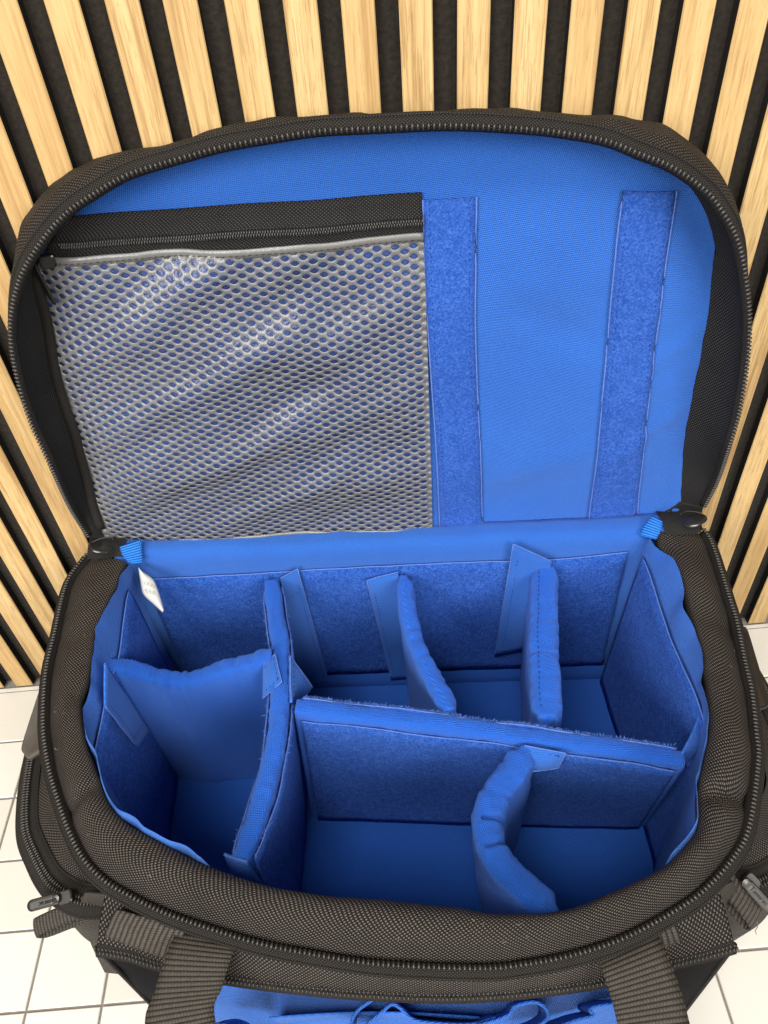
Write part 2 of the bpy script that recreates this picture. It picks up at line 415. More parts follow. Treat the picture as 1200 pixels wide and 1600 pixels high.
M['fuzz'] = plain('blue_fuzz', (.09, .18, .50), .9, .1)
M['fibre'] = plain('pile_fibre', (.042, .130, .50), .9, .1, nscale=60, namp=.5)
M['thread'] = plain('navy_thread', (.006, .02, .14), .8, .2)
M['thread_black'] = plain('black_thread', (.02, .018, .016), .8, .2)
M['elastic'] = ribbed('blue_elastic', (.008, .08, .38), (.035, .23, .74), .0019, .0014, bdist=.0009)
M['paper'] = plain('white_satin_label', (.52, .51, .48), .55, .4, nscale=150, namp=.12)
M['ink'] = plain('grey_ink', (.22, .22, .23), .8, .2)
M['oak'] = oak()
M['slat_side'] = plain('slat_side', (.012, .010, .008), .8, .2)
M['felt'] = plain('felt_backing', (.021, .017, .013), .95, .1, nscale=350, namp=.6, bdist=.0015, sheen=.1)
M['tile'] = tile_mat()
M['grout'] = plain('grey_grout', (.23, .205, .175), .9, .2, nscale=300, namp=.3)
M['vinyl'] = pvc(); M['film'] = film()
M['hair'] = plain('loose_thread', (.16, .14, .115), .8, .2)

# ------------------------------------------------------------------ setting: tiled surface and slatted wall
def boxmesh(x0, x1, y0, y1, z0, z1, bev):
    vs = [V((x, y, z0)) for x, y in ((x0, y0), (x1, y0), (x1, y1), (x0, y1))]
    vs += [V((x, y, z1-bev)) for x, y in ((x0, y0), (x1, y0), (x1, y1), (x0, y1))]
    vs += [V((x, y, z1)) for x, y in ((x0+bev, y0+bev), (x1-bev, y0+bev), (x1-bev, y1-bev), (x0+bev, y1-bev))]
    fs = [(3, 2, 1, 0)]+[(i, (i+1) % 4, 4+(i+1) % 4, 4+i) for i in range(4)]+[(4+i, 4+(i+1) % 4, 8+(i+1) % 4, 8+i) for i in range(4)]+[(8, 9, 10, 11)]
    return vs, fs
vs, fs = boxmesh(-1.0, 1.0, -.55, .49, -.03, -.0013, .0005)
floor = mk('tiled_floor', vs, fs, M['grout'], smooth=False); floor['kind'] = 'structure'
TP, TQ, GR = .0522, .0527, .0018
vs, fs = boxmesh(-TP/2+GR/2, TP/2-GR/2, -TQ/2+GR/2, TQ/2-GR/2, -.004, 0, .0005)
tile_me = None
for i in range(-6, 16):
    for j in range(-6, 6):
        cx = -.2735+(i+.5)*TP; cy = .1625+(j+.5)*TQ
        if tile_me is None:
            o = mk('tile', vs, fs, M['tile'], floor, smooth=False); tile_me = o.data
        else:
            o = bpy.data.objects.new('tile', tile_me); COL.objects.link(o); o.parent = floor
        if j == 5: cy = .42625+.0017; o.scale.y = .0034/(TQ-GR)
        o.location = (cx, cy, random.uniform(-.0002, .0002)); o.rotation_euler = (random.gauss(0, .0012), random.gauss(0, .0012), 0)

WALL_Y, SP, SW = .430, .02725, .0159
vs, fs = boxmesh(-1.0, 1.0, .002, 1.25, 0, .012, .0003)
vs = [V((v.x, WALL_Y+.0075+.012-v.z, v.y)) for v in vs]
wall = mk('slatted_wall', vs, [f[::-1] for f in fs], M['felt'], smooth=False); wall['kind'] = 'structure'
vs, fs = boxmesh(0, SW, 0, 1.25, 0, .0085, .0006)
vs = [V((v.x, .0085-v.z, v.y)) for v in vs]
slat_me = None
for k in range(-30, 31):
    if slat_me is None:
        o = mk('slat', vs, [f[::-1] for f in fs], None, wall, smooth=False, mats=[M['slat_side'], M['oak']], fmat=[0, 0, 0, 0, 0, 1, 1, 1, 1, 1]); slat_me = o.data
    else:
        o = bpy.data.objects.new('slat', slat_me); COL.objects.link(o); o.parent = wall
    o.location = (.0277+SP*k+random.gauss(0, .0002), WALL_Y+random.uniform(-.0002, .0002), 0.0012)

# ------------------------------------------------------------------ the bag
bag = empty('camera_bag', (0, .26, 0), 'open black camera bag with blue padded lining, lid raised against the slatted wall', 'camera bag')
YAW = .06
def backY(x, z=0): return .3815-YAW*x
def LY(x, z):                                   # lining plane of the raised lid
    return .400-YAW*x+.055*(z-.2)
def lid_face(x, z):                             # with soft padding and creases
    p = V((x, 0, z))
    return LY(x, z)-.004*sm(.2, .26, z)*sm(.47, .42, z)*sm(.2, .15, abs(x)) - .0032*nz(p, 11, 1)-.0015*nz(p, 26, 2) \
        - .0026*math.exp(-((z-.29-.9*(x-.19))/.006)**2)*sm(.14, .17, x) - .0024*math.exp(-((z-.34-.7*(x-.19))/.005)**2)*sm(.15, .18, x) \
        + .0022*math.exp(-((z-.36+.5*(x-.1))/.012)**2)*sm(.07, .09, x)*sm(.15, .12, x) - .0024*math.exp(-((z-.25-.35*(x-.1))/.012)**2)*sm(.06, .09, x)*sm(.15, .13, x) \
        - .0022*math.exp(-((x-.19+.25*(z-.3))/.02)**2)*nz(p, 30, 3)

O_PX = [(135,867),(105,910),(85,992),(72,1050),(68,1132),(76,1194),(88,1239),(107,1294),(130,1340),(162,1374),(201,1398),(247,1421),(300,1441),(400,1472),(500,1492),(600,1506),(750,1512),(825,1505),(900,1490),(975,1465),(1050,1425),(1100,1390),(1145,1340),(1170,1290),(1184,1187),(1181,1145),(1174,1080),(1164,1036),(1151,972),(1140,936),(1113,851),(1100,828)]
I_PX = [(196,878),(175,927),(160,962),(149,985),(145,1020),(136,1060),(124,1097),(130,1155),(140,1184),(154,1220),(168,1255),(195,1285),(240,1312),(299,1343),(345,1362),(415,1385),(500,1400),(600,1408),(715,1420),(775,1429),(875,1425),(960,1394),(1025,1363),(1055,1340),(1090,1296),(1092,1250),(1096,1215),(1104,1180),(1111,1138),(1110,1100),(1098,1015),(1081,958),(1068,909),(1051,875),(1030,852),(1030,825)]
NS = 260
RO = spline([oz(x, y, .188) for x, y in O_PX], NS)
RI = spline([oz(x, y, .2) for x, y in I_PX], NS)
TO = frames(RO)
OUT = [V((t.y, -t.x, 0)).normalized() for t in TO]           # outward normal, path runs left-back -> front -> right-back
OUT = [o if o.dot(p-V((0, .27, .188))) > 0 else -o for o, p in zip(OUT, RO)]
CEN = V((0, .27, 0))

# padded rim
def crease(p):
    d = 0
    for (cx, cy), (dx, dy), wd, dep in (((-.165, .222), (.9, .45), .0045, .0055), ((.165, .182), (1, .12), .0045, .007), ((-.185, .33), (1, .1), .010, .003), ((.196, .30), (1, -.3), .009, .003)):
        l = math.hypot(dx, dy); s = ((p.x-cx)*-dy+(p.y-cy)*dx)/l; r = ((p.x-cx)*dx+(p.y-cy)*dy)/l
        if abs(r) < .04: d += dep*math.exp(-(s/wd)**2)*sm(.04, .02, abs(r))
    return d
rows = []
prof = [0, .03, .08, .16, .26, .38, .5, .62, .74, .85, .93, 1]
for k in prof:
    r = []
    for i in range(NS):
        front = sm(.26, .17, RO[i].y)
        a = RO[i]-OUT[i]*.0025-V((0, 0, .004)); b = RI[i]
        p = a.lerp(b, k); b_h = .004+.008*front
        p.z += b_h*math.sin(math.pi*min(1, k*.96+.02))**.75
        p.z += .0022*nz(p, 32, 4)*math.sin(math.pi*k)+.0007*nz(p, 110, 5)
        p.z -= crease(p)*math.sin(math.pi*min(1, .25+.7*k))
        r.append(p)
    rows.append(r)
for dz, ins in ((.006, -.001), (.016, .003), (.03, .006)):     # turns down inside the mouth
    rows.append([RI[i]+OUT[i]*ins-V((0, 0, dz))+V((0, 0, .0015*nz(RI[i], 60, 6))) for i in range(NS)])
sheet('padded_rim', rows, M['nylon'], bag)
body = None
# outer shell below the zipper, closed round the back
back_in = [V((.2265-.4485*t, .4045-YAW*(.2265-.4485*t)+.008*math.sin(math.pi*t), .188)) for t in [i/20 for i in range(1, 20)]]
loop = RO+back_in; nl = len(loop)
def loop_out(i):
    p = loop[i]; q = (loop[(i+1) % nl]-loop[i-1]); o = V((q.y, -q.x, 0)).normalized()
    return o if o.dot(p-CEN) > 0 else -o
LO = [loop_out(i) for i in range(nl)]
rows = []
for z, off, fr in ((.183, .001, .001), (.176, .004, -.006), (.15, .005, -.017), (.09, .004, -.018), (.03, .001, -.018), (.008, -.006, -.020), (.002, -.014, -.028)):
    r = []
    for i in range(nl):
        f = sm(.21, .155, loop[i].y); back = sm(.36, .40, loop[i].y)
        o = off*(1-f)+fr*f
        p = loop[i]+LO[i]*(o*(1-.8*back) if o > 0 else o); p.z = z + .001*nz(loop[i], 20, 2)*(z > .05)
        if p.y > WALL_Y-.003: p.y = WALL_Y-.003
        r.append(p)
    rows.append(r)
vs, fs, uv = grid(rows, True); n = len(rows); fs.append(tuple((n-1)*nl+i for i in range(nl)))
body = mk('outer_shell', vs, fs, M['nylon'], bag, uv)

# main zipper, body side
zt = [[], [], [], []]
for i in range(NS):
    for k, (o, z) in enumerate(((-.0035, -.004), (-.0008, -.001), (.0022, -.0014), (.0046, -.0040))):
        zt[k].append(RO[i]+OUT[i]*o+V((0, 0, z)))
ztape = sheet('zipper_tape', zt, M['tape'], bag, solid=.0008)
teeth('zipper_teeth', [p+V((0, 0, .0006)) for p in RO], lambda f, p: V((0, 0, 1)), .0024, (.00075, .0018, .0011), M['teeth'], ztape)
seam = [RO[i]+OUT[i]*.0040+V((0, 0, -.0030)) for i in range(NS)]
tube('piping', seam, .0008, M['tape'], ztape, 6)

# blue lining: satin lip, walls, floor
LX, RX = -.187, .180
def inner(p, f):
    """wall position for a rim station, f 0 top .. 1 floor"""
    x = max(LX+.004*f, min(RX-.009*f, p.x)); y = p.y
    fr = sm(.24, .19, p.y)
    y = p.y-.001*fr*(1-f)
    lim = backY(x)
    return V((x, min(y, lim), 0))
# front corners of the inside are squarer than the mouth
RIc = []
for i in range(NS):
    p = RI[i].copy(); c = V((p.x*1.03, p.y, 0)); RIc.append(c)
lipN = NS
back_w = [V((RX-.003, backY(RX)-.0005, 0)).lerp(V((LX+.003, backY(LX)-.0005, 0)), t) for t in [i/40 for i in range(41)]]
rows = []
lev = [(.203, -.0015), (.2005, -.0005), (.192, .0012), (.182, None), (.13, None), (.08, None), (.03, None)]
for li, (z, off) in enumerate(lev):
    r = []
    for i in range(NS):
        if off is not None:
            t = (0, .25, .6)[li]
            a = RI[i]-OUT[i]*.0022*(1-t); b = inner(RI[i], 0)
            p = a.lerp(b, t); p.z = z
            side = sm(.15, .19, RI[i].y)
            hd = sm(-.112, -.09, RI[i].x)*sm(.130, .112, RI[i].x); p.z -= .014*hd; p += OUT[i]*.006*hd
            p.z += side*(.0050*nz(RI[i], 38, 7)+.0045*(.3-abs(nz(RI[i], 70, 8))))
            p += -OUT[i]*side*(.0060*max(0, nz(RI[i], 45, 9)))
        else:
            f = (.182-z)/.152; p = inner(RI[i], f); p.z = z
            p += -OUT[i]*(.0012*nz(p, 30, 2))
        r.append(p)
    rows.append(r)
sheet('side_lining', rows, M['satin'], bag)
# back padding: flat top, then the inside face
rows = []
def strip(y_off, z, k):
    r = []
    for i in range(61):
        x = -.196+.392*i/60
        p = V((x, backY(x)+y_off, z)); p.z += .0013*nz(p, 28, 3)*(z > .19)+.0008*nz(p, 70, 4)*(z > .19)
        p.y += .001*nz(p, 40, 5)
        r.append(p)
    return r
for yo, z in ((.020, .1975), (.0185, .2005), (.013, .2025), (.006, .2025), (.0015, .2005), (-.0006, .196), (-.0008, .188), (0, .17), (.0005, .1), (.0005, .03)): rows.append(strip(yo, z, 0))
sheet('hinge_padding', rows, M['satin'], bag)
# pile panels on the walls
def wall_panel(name, f, n, ztop, zbot, label=None):
    rows = []; top = []
    for j in range(13):
        t = j/12; r = []
        for i in range(n):
            s = i/(n-1); zt = ztop(s)
            p = f(s, zbot+(zt-zbot)*(1-t)); p += V((.0007*nz(p, 45, 3), .0007*nz(p, 45, 4), 0)); r.append(p)
        rows.append(r)
    o = sheet(name, rows, M['pile'], bag, solid=.0012)
    pile_fuzz(rows, o, toward(rows, V((0, .27, .1))))
    tube('selvedge', [p+V((0, 0, .0002)) for p in rows[0]], .0005, M['pile_edge'], o, 5)
    return o
def bp(s, z): x = -.179+.349*s; return V((x, backY(x)-.0022, z))
back_top = [onf(x, y, lambda X, z: backY(X)-.0022, .38).z for x, y in ((245,905),(300,902),(405,896),(464,892),(545,887),(667,881),(700,881),(850,875),(1000,862))]
def bt(s):
    q = s*(len(back_top)-1); i = min(int(q), len(back_top)-2); return back_top[i]+(back_top[i+1]-back_top[i])*(q-i)
wall_panel('back_pile_panel', bp, 80, bt, .046)
def lp_(s, z): f = (.182-z)/.152; y = .372-.185*s; return V((LX+.004*f+.0026+.010*sm(.22,.17,y), y, z))
wall_panel('left_pile_panel', lp_, 50, lambda s: .187-.004*math.sin(5*s)-.008*sm(.6, .9, s)+.002*math.sin(17*s), .031)
def rp_(s, z): f = (.182-z)/.152; y = .362-.185*s; return V((RX-.009*f-.0026-.012*sm(.22,.17,y), y, z))
wall_panel('right_pile_panel', rp_, 50, lambda s: .186-.004*sm(0, .35, s)+.0016*math.sin(13*s)-.006*sm(.6, .9, s), .031)
# floor pad
rows = []
for j in range(15):
    y0 = j/14; r = []
    for i in range(31):
        x = -.183+.354*i/30; y = .15+(backY(x)-.15)*y0; x *= .70+.30*sm(.145, .215, y)
        r.append(V((x, y, .0315+.0012*nz((x, y, 0), 22, 3)+.0012*math.sin(math.pi*i/30))))
    rows.append(r)
sheet('floor_pad', rows, M['satin_shaded'], bag)
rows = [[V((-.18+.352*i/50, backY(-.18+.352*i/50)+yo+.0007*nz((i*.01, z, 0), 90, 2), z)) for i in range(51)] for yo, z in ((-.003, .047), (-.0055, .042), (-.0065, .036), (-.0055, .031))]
sheet('back_skirting', rows, M['satin_shaded'], bag)

# ------------------------------------------------------------------ lid
lid = mk('lid', [V((0, 0, 0))], [], M['nylon'], bag)   # replaced below
bpy.data.objects.remove(lid)
T_PX = [(138,836),(122,812),(104,780),(86,740),(70,704),(54,670),(40,632),(28,590),(20,550),(17,512),(20,480),(26,452),(36,424),(52,396),(70,370),(90,346),(116,322),(144,304),(176,284),(210,268),(270,250),(350,228),(425,215),(500,204),(600,199),(700,195),(800,199),(875,206),(950,220),(1000,240),(1050,260),(1100,295),(1125,325),(1150,370),(1163,425),(1170,500),(1165,575),(1152,650),(1137,700),(1120,750),(1100,790)]
def lip(x, z): return LY(x, z)-.004-.027*sm(.2, .30, z)
LT = spline([onf(x, y, lip) for x, y in T_PX], 240)
NL = len(LT)
LC = V((.0, .40, .33))
TT = frames(LT)
LOUT = []
for p, t in zip(LT, TT):
    o = V((t.z, 0, -t.x)).normalized(); LOUT.append(o if o.dot(p-LC) > 0 else -o)
S_PX = [(146,836),(130,812),(112,780),(94,740),(78,704),(62,670),(47,632),(35,590),(26,550),(20,512),(20,470),(25,418),(36,372),(46,336),(60,314),(80,286),(100,274),(128,258),(148,249),(192,243),(238,235),(300,220),(350,207),(425,195),(550,181),(595,182),(725,175),(815,174),(860,182),(960,184),(1030,192),(1080,220),(1110,260),(1130,310),(1143,345),(1156,400),(1163,440),(1164,500),(1158,575),(1146,650),(1131,700),(1114,750),(1094,790)]
LS = spline([onf(x, y, lambda X, z: LY(X, z)+.004) for x, y in S_PX], NL)
TF = [sm(.385, .43, p.z) for p in LT]
rows = [[LT[i]+LOUT[i]*.0006 for i in range(NL)]]
rows.append([LT[i]+LOUT[i]*(.0008+.0027*TF[i])+V((0, .001, 0)) for i in range(NL)])
for k in (.35, .7, 1):
    r = []
    for i in range(NL):
        p = (LT[i]+LOUT[i]*(.0008+.0032*TF[i])).lerp(LS[i], k)
        p += LOUT[i]*(.003*math.sin(math.pi*k)*TF[i]) + LOUT[i]*(.0024*nz(LS[i], 25, 3)+.0014*nz(LS[i], 70, 4))*(k > .3)*(.25+.75*TF[i])
        r.append(p)
    rows.append(r)
for d, ins in ((.006, .003), (.010, .012), (.012, .03), (.012, .07)):
    r = []
    for i in range(NL):
        q = LS[i]-LOUT[i]*ins; q.y = min(LY(q.x, q.z)+.004+d, WALL_Y-.0025); q.z = max(q.z, .192); r.append(q)
    rows.append(r)
c = V((0, WALL_Y-.004, .33)); rows.append([rows[-1][i].lerp(V((rows[-1][i].x*.2, min(WALL_Y-.0025, LY(0, .33)+.014), .3)), .8) for i in range(NL)])
lid = sheet('lid', rows, M['nylon_lid'], bag)
# lining outline on the lid plane
LL_PX = [(166,838),(150,800),(138,750),(125,700),(112,655),(100,620),(90,590),(82,555),(76,515)]
LR_PX = [(1114,400),(1110,450),(1102,510),(1092,565),(1080,625),(1070,680),(1065,740),(1063,785)]
lft = [onf(x, y, LY) for x, y in LL_PX]; rgt = [onf(x, y, LY) for x, y in LR_PX]
topp = []
for i in range(NL):
    p = LT[i]
    if p.z > .405 and i < NL//2 or p.z > .392 and i >= NL//2:
        q = p-LOUT[i]*.004; q.y = LY(q.x, q.z); topp.append(q)
topp = topp[::6]
LLIN = spline(lft+topp+rgt, NL)
rows = []
for k in (0, .2, .45, .7, .9, 1):
    r = []
    for i in range(NL):
        p = (LT[i]-LOUT[i]*.0010+V((0, .0006, 0))).lerp(LLIN[i]+V((0, -.001, 0)), k)
        p += LOUT[i]*(.0035*math.sin(math.pi*k))*sm(.21, .3, p.z) + V((0, .0012*nz(p, 40, 4), 0))*math.sin(math.pi*k)
        r.append(p)
    rows.append(r)
sheet('lid_gusset', rows, M['tape_black'], lid)
# tape line + teeth
rows = [[LT[i]+LOUT[i]*o*(1 if o < 0 else .3+.7*TF[i])+V((0, y, 0)) for i in range(NL)] for o, y in ((-.003, .0012), (-.0005, -.0006), (.002, -.0004), (.0042, .0012))]
lz = sheet('lid_zipper_tape', rows, M['tape'], lid, solid=.0007)
teeth('zipper_teeth', [LT[i]+V((0, -.0012, 0)) for i in range(NL)], lambda f, p: V((0, -1, .15)), .0025, (.00078, .0018, .0011), M['teeth'], lz)
tube('piping', [LT[i]+LOUT[i]*(.001+.0036*TF[i])+V((0, .0016, 0)) for i in range(NL)], .00085, M['tape'], lz, 6)
# lining: spans the outline level by level
def outline_x(z):
    h = NL//2; xl = xr = None
    for q, part in ((0, LLIN[:h+1]), (1, LLIN[h:])):
        for c1, c2 in zip(part, part[1:]):
            if (c1.z-z)*(c2.z-z) <= 0 and c1.z != c2.z:
                x = c1.x+(c2.x-c1.x)*(z-c1.z)/(c2.z-c1.z)
                if q == 0: xl = x if xl is None else xl
                else: xr = x
    return xl, xr
ztopl = max(p.z for p in LLIN)-.0003
zb_ = .2005
rows = []
for j in range(64):
    t = j/63; z = ztopl-(ztopl-zb_)*(t**1.25)
    xl, xr = outline_x(z)
    if xl is None: xl = LLIN[0].x
    if xr is None: xr = LLIN[-1].x
    r = []
    for i in range(141):
        x = xl+(xr-xl)*i/140; e = sm(0, .012, min(x-xl, xr-x))*sm(ztopl, ztopl-.012, z)
        g_ = sm(.026, .004, min(x-xl, xr-x, (ztopl-z)*1.2+.004)); w_ = .0011*g_*nz((x, 0, z), 85, 9)+.0006*g_*nz((x*.4, 0, z), 190, 9)
        r.append(V((x, (LY(x, z)-.0006)*(1-e)+lid_face(x, z)*e-w_, z)))
    rows.append(r)
vs, fs, uv = grid(rows); uv = [(v.x, v.z) for v in vs]
lining = mk('lid_lining', vs, fs, M['satin'], lid, uv)
# its lower edge runs on into the hinge padding
rows = []
for k in range(6):
    t = k/5; r = []
    for i in range(61):
        x = -.196+.392*i/60
        z = .206-.008*t; p = V((x, lid_face(x, z)*(1-t)+(backY(x)+.0185)*t, z)); p.y += .0008
        r.append(p)
    rows.append(r)
sheet('lower_lining', rows, M['satin'], lid)

# two pile strips sewn to the lid
def pxstrip(c):      # four px corners tl tr br bl + optional bends
    P = [onf(x, y, lid_face) for x, y in c]; return P
def lid_strip(left, right):
    lf = spline([onf(x, y, lid_face) for x, y in left], 40); rg = spline([onf(x, y, lid_face) for x, y in right], 40)
    rows = []
    for j in range(9):
        t = j/8; r = []
        for a, b in zip(lf, rg):
            p = a.lerp(b, t); e = min(t, 1-t); p.y = lid_face(p.x, p.z)-.0012-.0012*sm(0, .12, e); r.append(p)
        rows.append(r)
    s = sheet('loop_strip', rows, M['pile_light'], lid, solid=.0009)
    pile_fuzz(rows, s, toward(rows, V((.1, 0, .35))), per_cm2=16, length=.0013)
    for a in (0, 8):
        q = [p+V((0, -.0005, 0)) for p in rows[a]]
        tube('selvedge', q, .00055, M['pile_edge'], s, 5)
    stitches([r+V((0, -.0004, 0)) for r in rows[1]], V((0, -1, 0)), s, M['thread'])
    stitches([r+V((0, -.0004, 0)) for r in rows[7]], V((0, -1, 0)), s, M['thread'])
    return s
lid_strip([(660,310),(662,400),(667,500),(674,600),(681,700),(687,824)], [(744,306),(743,400),(742,500),(745,600),(750,700),(754,824)])
lid_strip([(973,296),(964,360),(956,440),(948,530),(940,620),(931,720),(919,813)], [(1056,296),(1045,370),(1034,450),(1022,540),(1012,630),(1003,720),(995,805)])

# pocket zipper on the lid
PX1 = .0338
def edge_x(z):        # left end of the pocket on the lining outline
    best = None
    for a, b in zip(LLIN[:NL//2], LLIN[1:NL//2]):
        if (a.z-z)*(b.z-z) <= 0 and a.z != b.z:
            best = a.x+(b.x-a.x)*(z-a.z)/(b.z-a.z); break
    return best if best is not None else -.17
def pocket_face(x, z):
    s = (x-edge_x(z))/(PX1-edge_x(z)) if z < .43 else .5
    s = max(0, min(1, s)); t = max(0, min(1, (z-.2)/.215))
    bulge = .0065*math.sin(math.pi*min(1, s*.98+.01))**.6*math.sin(math.pi*min(1, t*.8+.13))**.7
    d = z*1.0-x*.42
    cr = .0020*math.sin(d*105+2.4*nz((x, 0, z), 10, 4))+.0006*math.sin(d*210-x*40+3*nz((x, 0, z), 18, 5))
    cr += .0016*nz((x, 0, z), 34, 6)
    return lid_face(x, z)-.0022-bulge-cr*math.sin(math.pi*s)**.5*.9
ztop, zmid, zbt = .4365, .4220, .4135
rows = []
for z in (ztop, .432, .427, zmid+.0022, zmid, zmid-.0022, .417, zbt, .411):
    x0 = edge_x(min(z, .43))+.001
    r = []
    for i in range(60):
        x = x0+(PX1-x0)*i/59; zz = z+.0012*nz((x, 0, 0), 20, 3)
        r.append(V((x, lid_face(x, zz)-.0018-(.0012 if abs(z-zmid) < .004 else 0), zz)))
    rows.append(r)
pz = sheet('pocket_zipper', rows, M['tape_black'], lid, solid=.0008)
cp = [p+V((0, -.0012, 0)) for p in rows[4]][2:]
teeth('zipper_teeth', cp, lambda f, p: V((0, -1, .1)), .0014, (.00036, .0010, .0008), M['teeth_fine'], pz, two=True)
for rr in (rows[3], rows[5]):
    tube('coil_edge', [p+V((0, -.0004, 0)) for p in rr], .0005, M['tape_black'], pz, 5)

# perforated vinyl of the pocket, every hole cut
P0 = .00577; HX, HZ = P0*math.sqrt(3), P0
zlo, zhi = .1985, .4145
vs = []; fs = []
ring = [(math.cos(2*math.pi*k/12+math.pi/12), math.sin(2*math.pi*k/12+math.pi/12)) for k in range(12)]
def hexr(a):      # hexagonal cell radius in direction a (pointy left/right)
    a = (a % (math.pi/3)); return (P0/2)/math.cos(a-math.pi/6)
key = {}
def addv(x, z, h):
    k = (round(x*2e5), round(z*2e5))
    if h == 'o':
        if k in key: return key[k]
    zz = max(zlo, min(zhi, z)); xl = edge_x(zz)+.0006
    xx = max(xl, min(PX1, x))
    y = pocket_face(xx, zz)+(0 if h == 'o' else h)
    vs.append(V((xx, y, zz)))
    if h == 'o': key[k] = len(vs)-1
    return len(vs)-1
nx = int(.25/HX*2)+2; nzr = int(.23/HZ)+2
for i in range(nx):
    for j in range(nzr):
        cx = PX1-.0005-i*HX/2; cz = zlo+j*HZ+(HZ/2 if i % 2 else 0)
        if cz > zhi+HZ/2: continue
        czc = max(zlo, min(zhi, cz)); xl = edge_x(czc)
        if cx < xl-HX*.3: continue
        solid = cx < xl+.004 or cx > PX1-.002 or cz > zhi-.0045 or cz < zlo+.004
        outer = []
        for k in range(12):
            a = math.pi*2*k/12
            outer.append(addv(cx+hexr(a)*math.cos(a)*1.0, cz+hexr(a)*math.sin(a), 'o'))
        wob = 1+.09*nz((cx, 0, cz), 60, 8)+.04*random.uniform(-1, 1)
        rx, rz = .00238*wob, .00155*wob
        grow = sm(.0, .03, cx-xl); rx *= .72+.28*grow
        se = lambda k: (abs(math.cos(2*math.pi*k/12))**1.45+abs(math.sin(2*math.pi*k/12))**1.45)**(-1/1.45)*1.06
        q1 = [addv(cx+(rx+.00035)*se(k)*math.cos(2*math.pi*k/12), cz+(rz+.00035)*se(k)*math.sin(2*math.pi*k/12), -.00035) for k in range(12)]
        q2 = [addv(cx+rx*se(k)*math.cos(2*math.pi*k/12), cz+rz*se(k)*math.sin(2*math.pi*k/12), .0003) for k in range(12)]
        for k in range(12):
            k2 = (k+1) % 12
            fs.append((outer[k], outer[k2], q1[k2], q1[k])); fs.append((q1[k], q1[k2], q2[k2], q2[k]))
        if solid: fs.append(tuple(q2))
fs = [f for f in fs if len(set(f)) == len(f)]
pocket = mk('mesh_pocket', vs, fs, M['vinyl'], lid)
rows = []
for j in range(50):
    z = zlo+(zhi-zlo)*j/49; x0 = edge_x(z)+.001
    rows.append([V((x0+(PX1-x0)*i/49, pocket_face(x0+(PX1-x0)*i/49, z)+.0007, z)) for i in range(50)])
sheet('clear_film', rows, M['film'], pocket)
hem = []
for i in range(70):
    x0 = edge_x(zhi)+.001; x = x0+(PX1-x0)*i/69; hem.append(V((x, pocket_face(x, zhi-.001)-.0006, zhi)))
rows = [[p+V((0, dy, dz+.0006*nz(p, 60, 3))) for p in hem] for dy, dz in ((.0010, .0012), (.0002, .0009), (.0000, -.0012), (.0004, -.0040))]
sheet('pocket_hem', rows, M['vinyl'], pocket, solid=.0003)
low = [V((x, pocket_face(x, zlo+.002)-.0005, zlo)) for x in [edge_x(zlo)+.001+(PX1-edge_x(zlo)-.001)*i/69 for i in range(70)]]
sheet('pocket_hem', [[p+V((0, dy, dz+.0006*nz(p, 60, 3))) for p in low] for dy, dz in ((.004, -.0035), (.0006, -.003), (-.0006, -.001), (-.0004, .003), (.0003, .0045))], M['vinyl'], pocket, solid=.0005)
stitches([p+V((0, -.0012, -.0018)) for p in hem], V((0, -1, 0)), pocket, M['thread_black'])
# left binding tape of the pocket
bl = [V((edge_x(z)+.0015, lid_face(edge_x(z), z)-.004, z)) for z in [.405-.19*i/40 for i in range(41)]]
rows = [[p+V((dx+.0008*nz(p, 60, 2), dy, 0)) for p in bl] for dx, dy in ((-.0045, .002), (-.003, -.001), (.000, -.002), (.003, -.001))]
sheet('pocket_binding', rows, M['tape'], pocket, solid=.0006)

# zipper slider with long pull at the pocket's end
def plate(name, path_c, across, up, length, width, thick, mat, parent, hole=None, r=None, label=None):
    """rounded plate: centre, long axis, cross axis, normal"""
    a = path_c[1].normalized(); c = across.normalized(); u = a.cross(c).normalized(); ctr = path_c[0]
    if u.dot(up) < 0: u = -u
    rr = r if r is not None else width/2; pts = []
    for sx, sy, a0 in ((1, 1, 0), (-1, 1, 90), (-1, -1, 180), (1, -1, 270)):
        for k in range(6):
            q = math.radians(a0+k*18); pts.append((sx*(length/2-rr)+rr*math.cos(q), sy*(width/2-rr)+rr*math.sin(q)))
    n = len(pts); vs = []; b = min(thick*.35, .0006)
    for sc_, h in ((1-b*2/width, -thick/2), (1, -thick/2+b), (1, thick/2-b), (1-b*2/width, thick/2)):
        for x, y in pts: vs.append(ctr+a*x*sc_+c*y*sc_+u*h)
    fs = [tuple(range(n))[::-1], tuple(3*n+i for i in range(n))]
    for l in range(3):
        for i in range(n): fs.append((l*n+i, l*n+(i+1) % n, (l+1)*n+(i+1) % n, (l+1)*n+i))
    return mk(name, vs, fs, mat, parent, smooth=False, label=label)
sl = onf(75, 408, lambda X, z: lid_face(X, z)-.005)
ps = plate('zipper_slider', (sl, V((1, 0, .1))), V((0, 0, 1)), V((0, -1, 0)), .009, .0075, .0035, M['plastic'], pz, r=.002)
pl = onf(68, 443, lambda X, z: lid_face(X, z)-.009)
plate('zipper_pull', (pl, V((.12, 0, -1))), V((.75, -.65, .1)), V((0, -1, 0)), .027, .005, .0014, M['plastic'], ps)

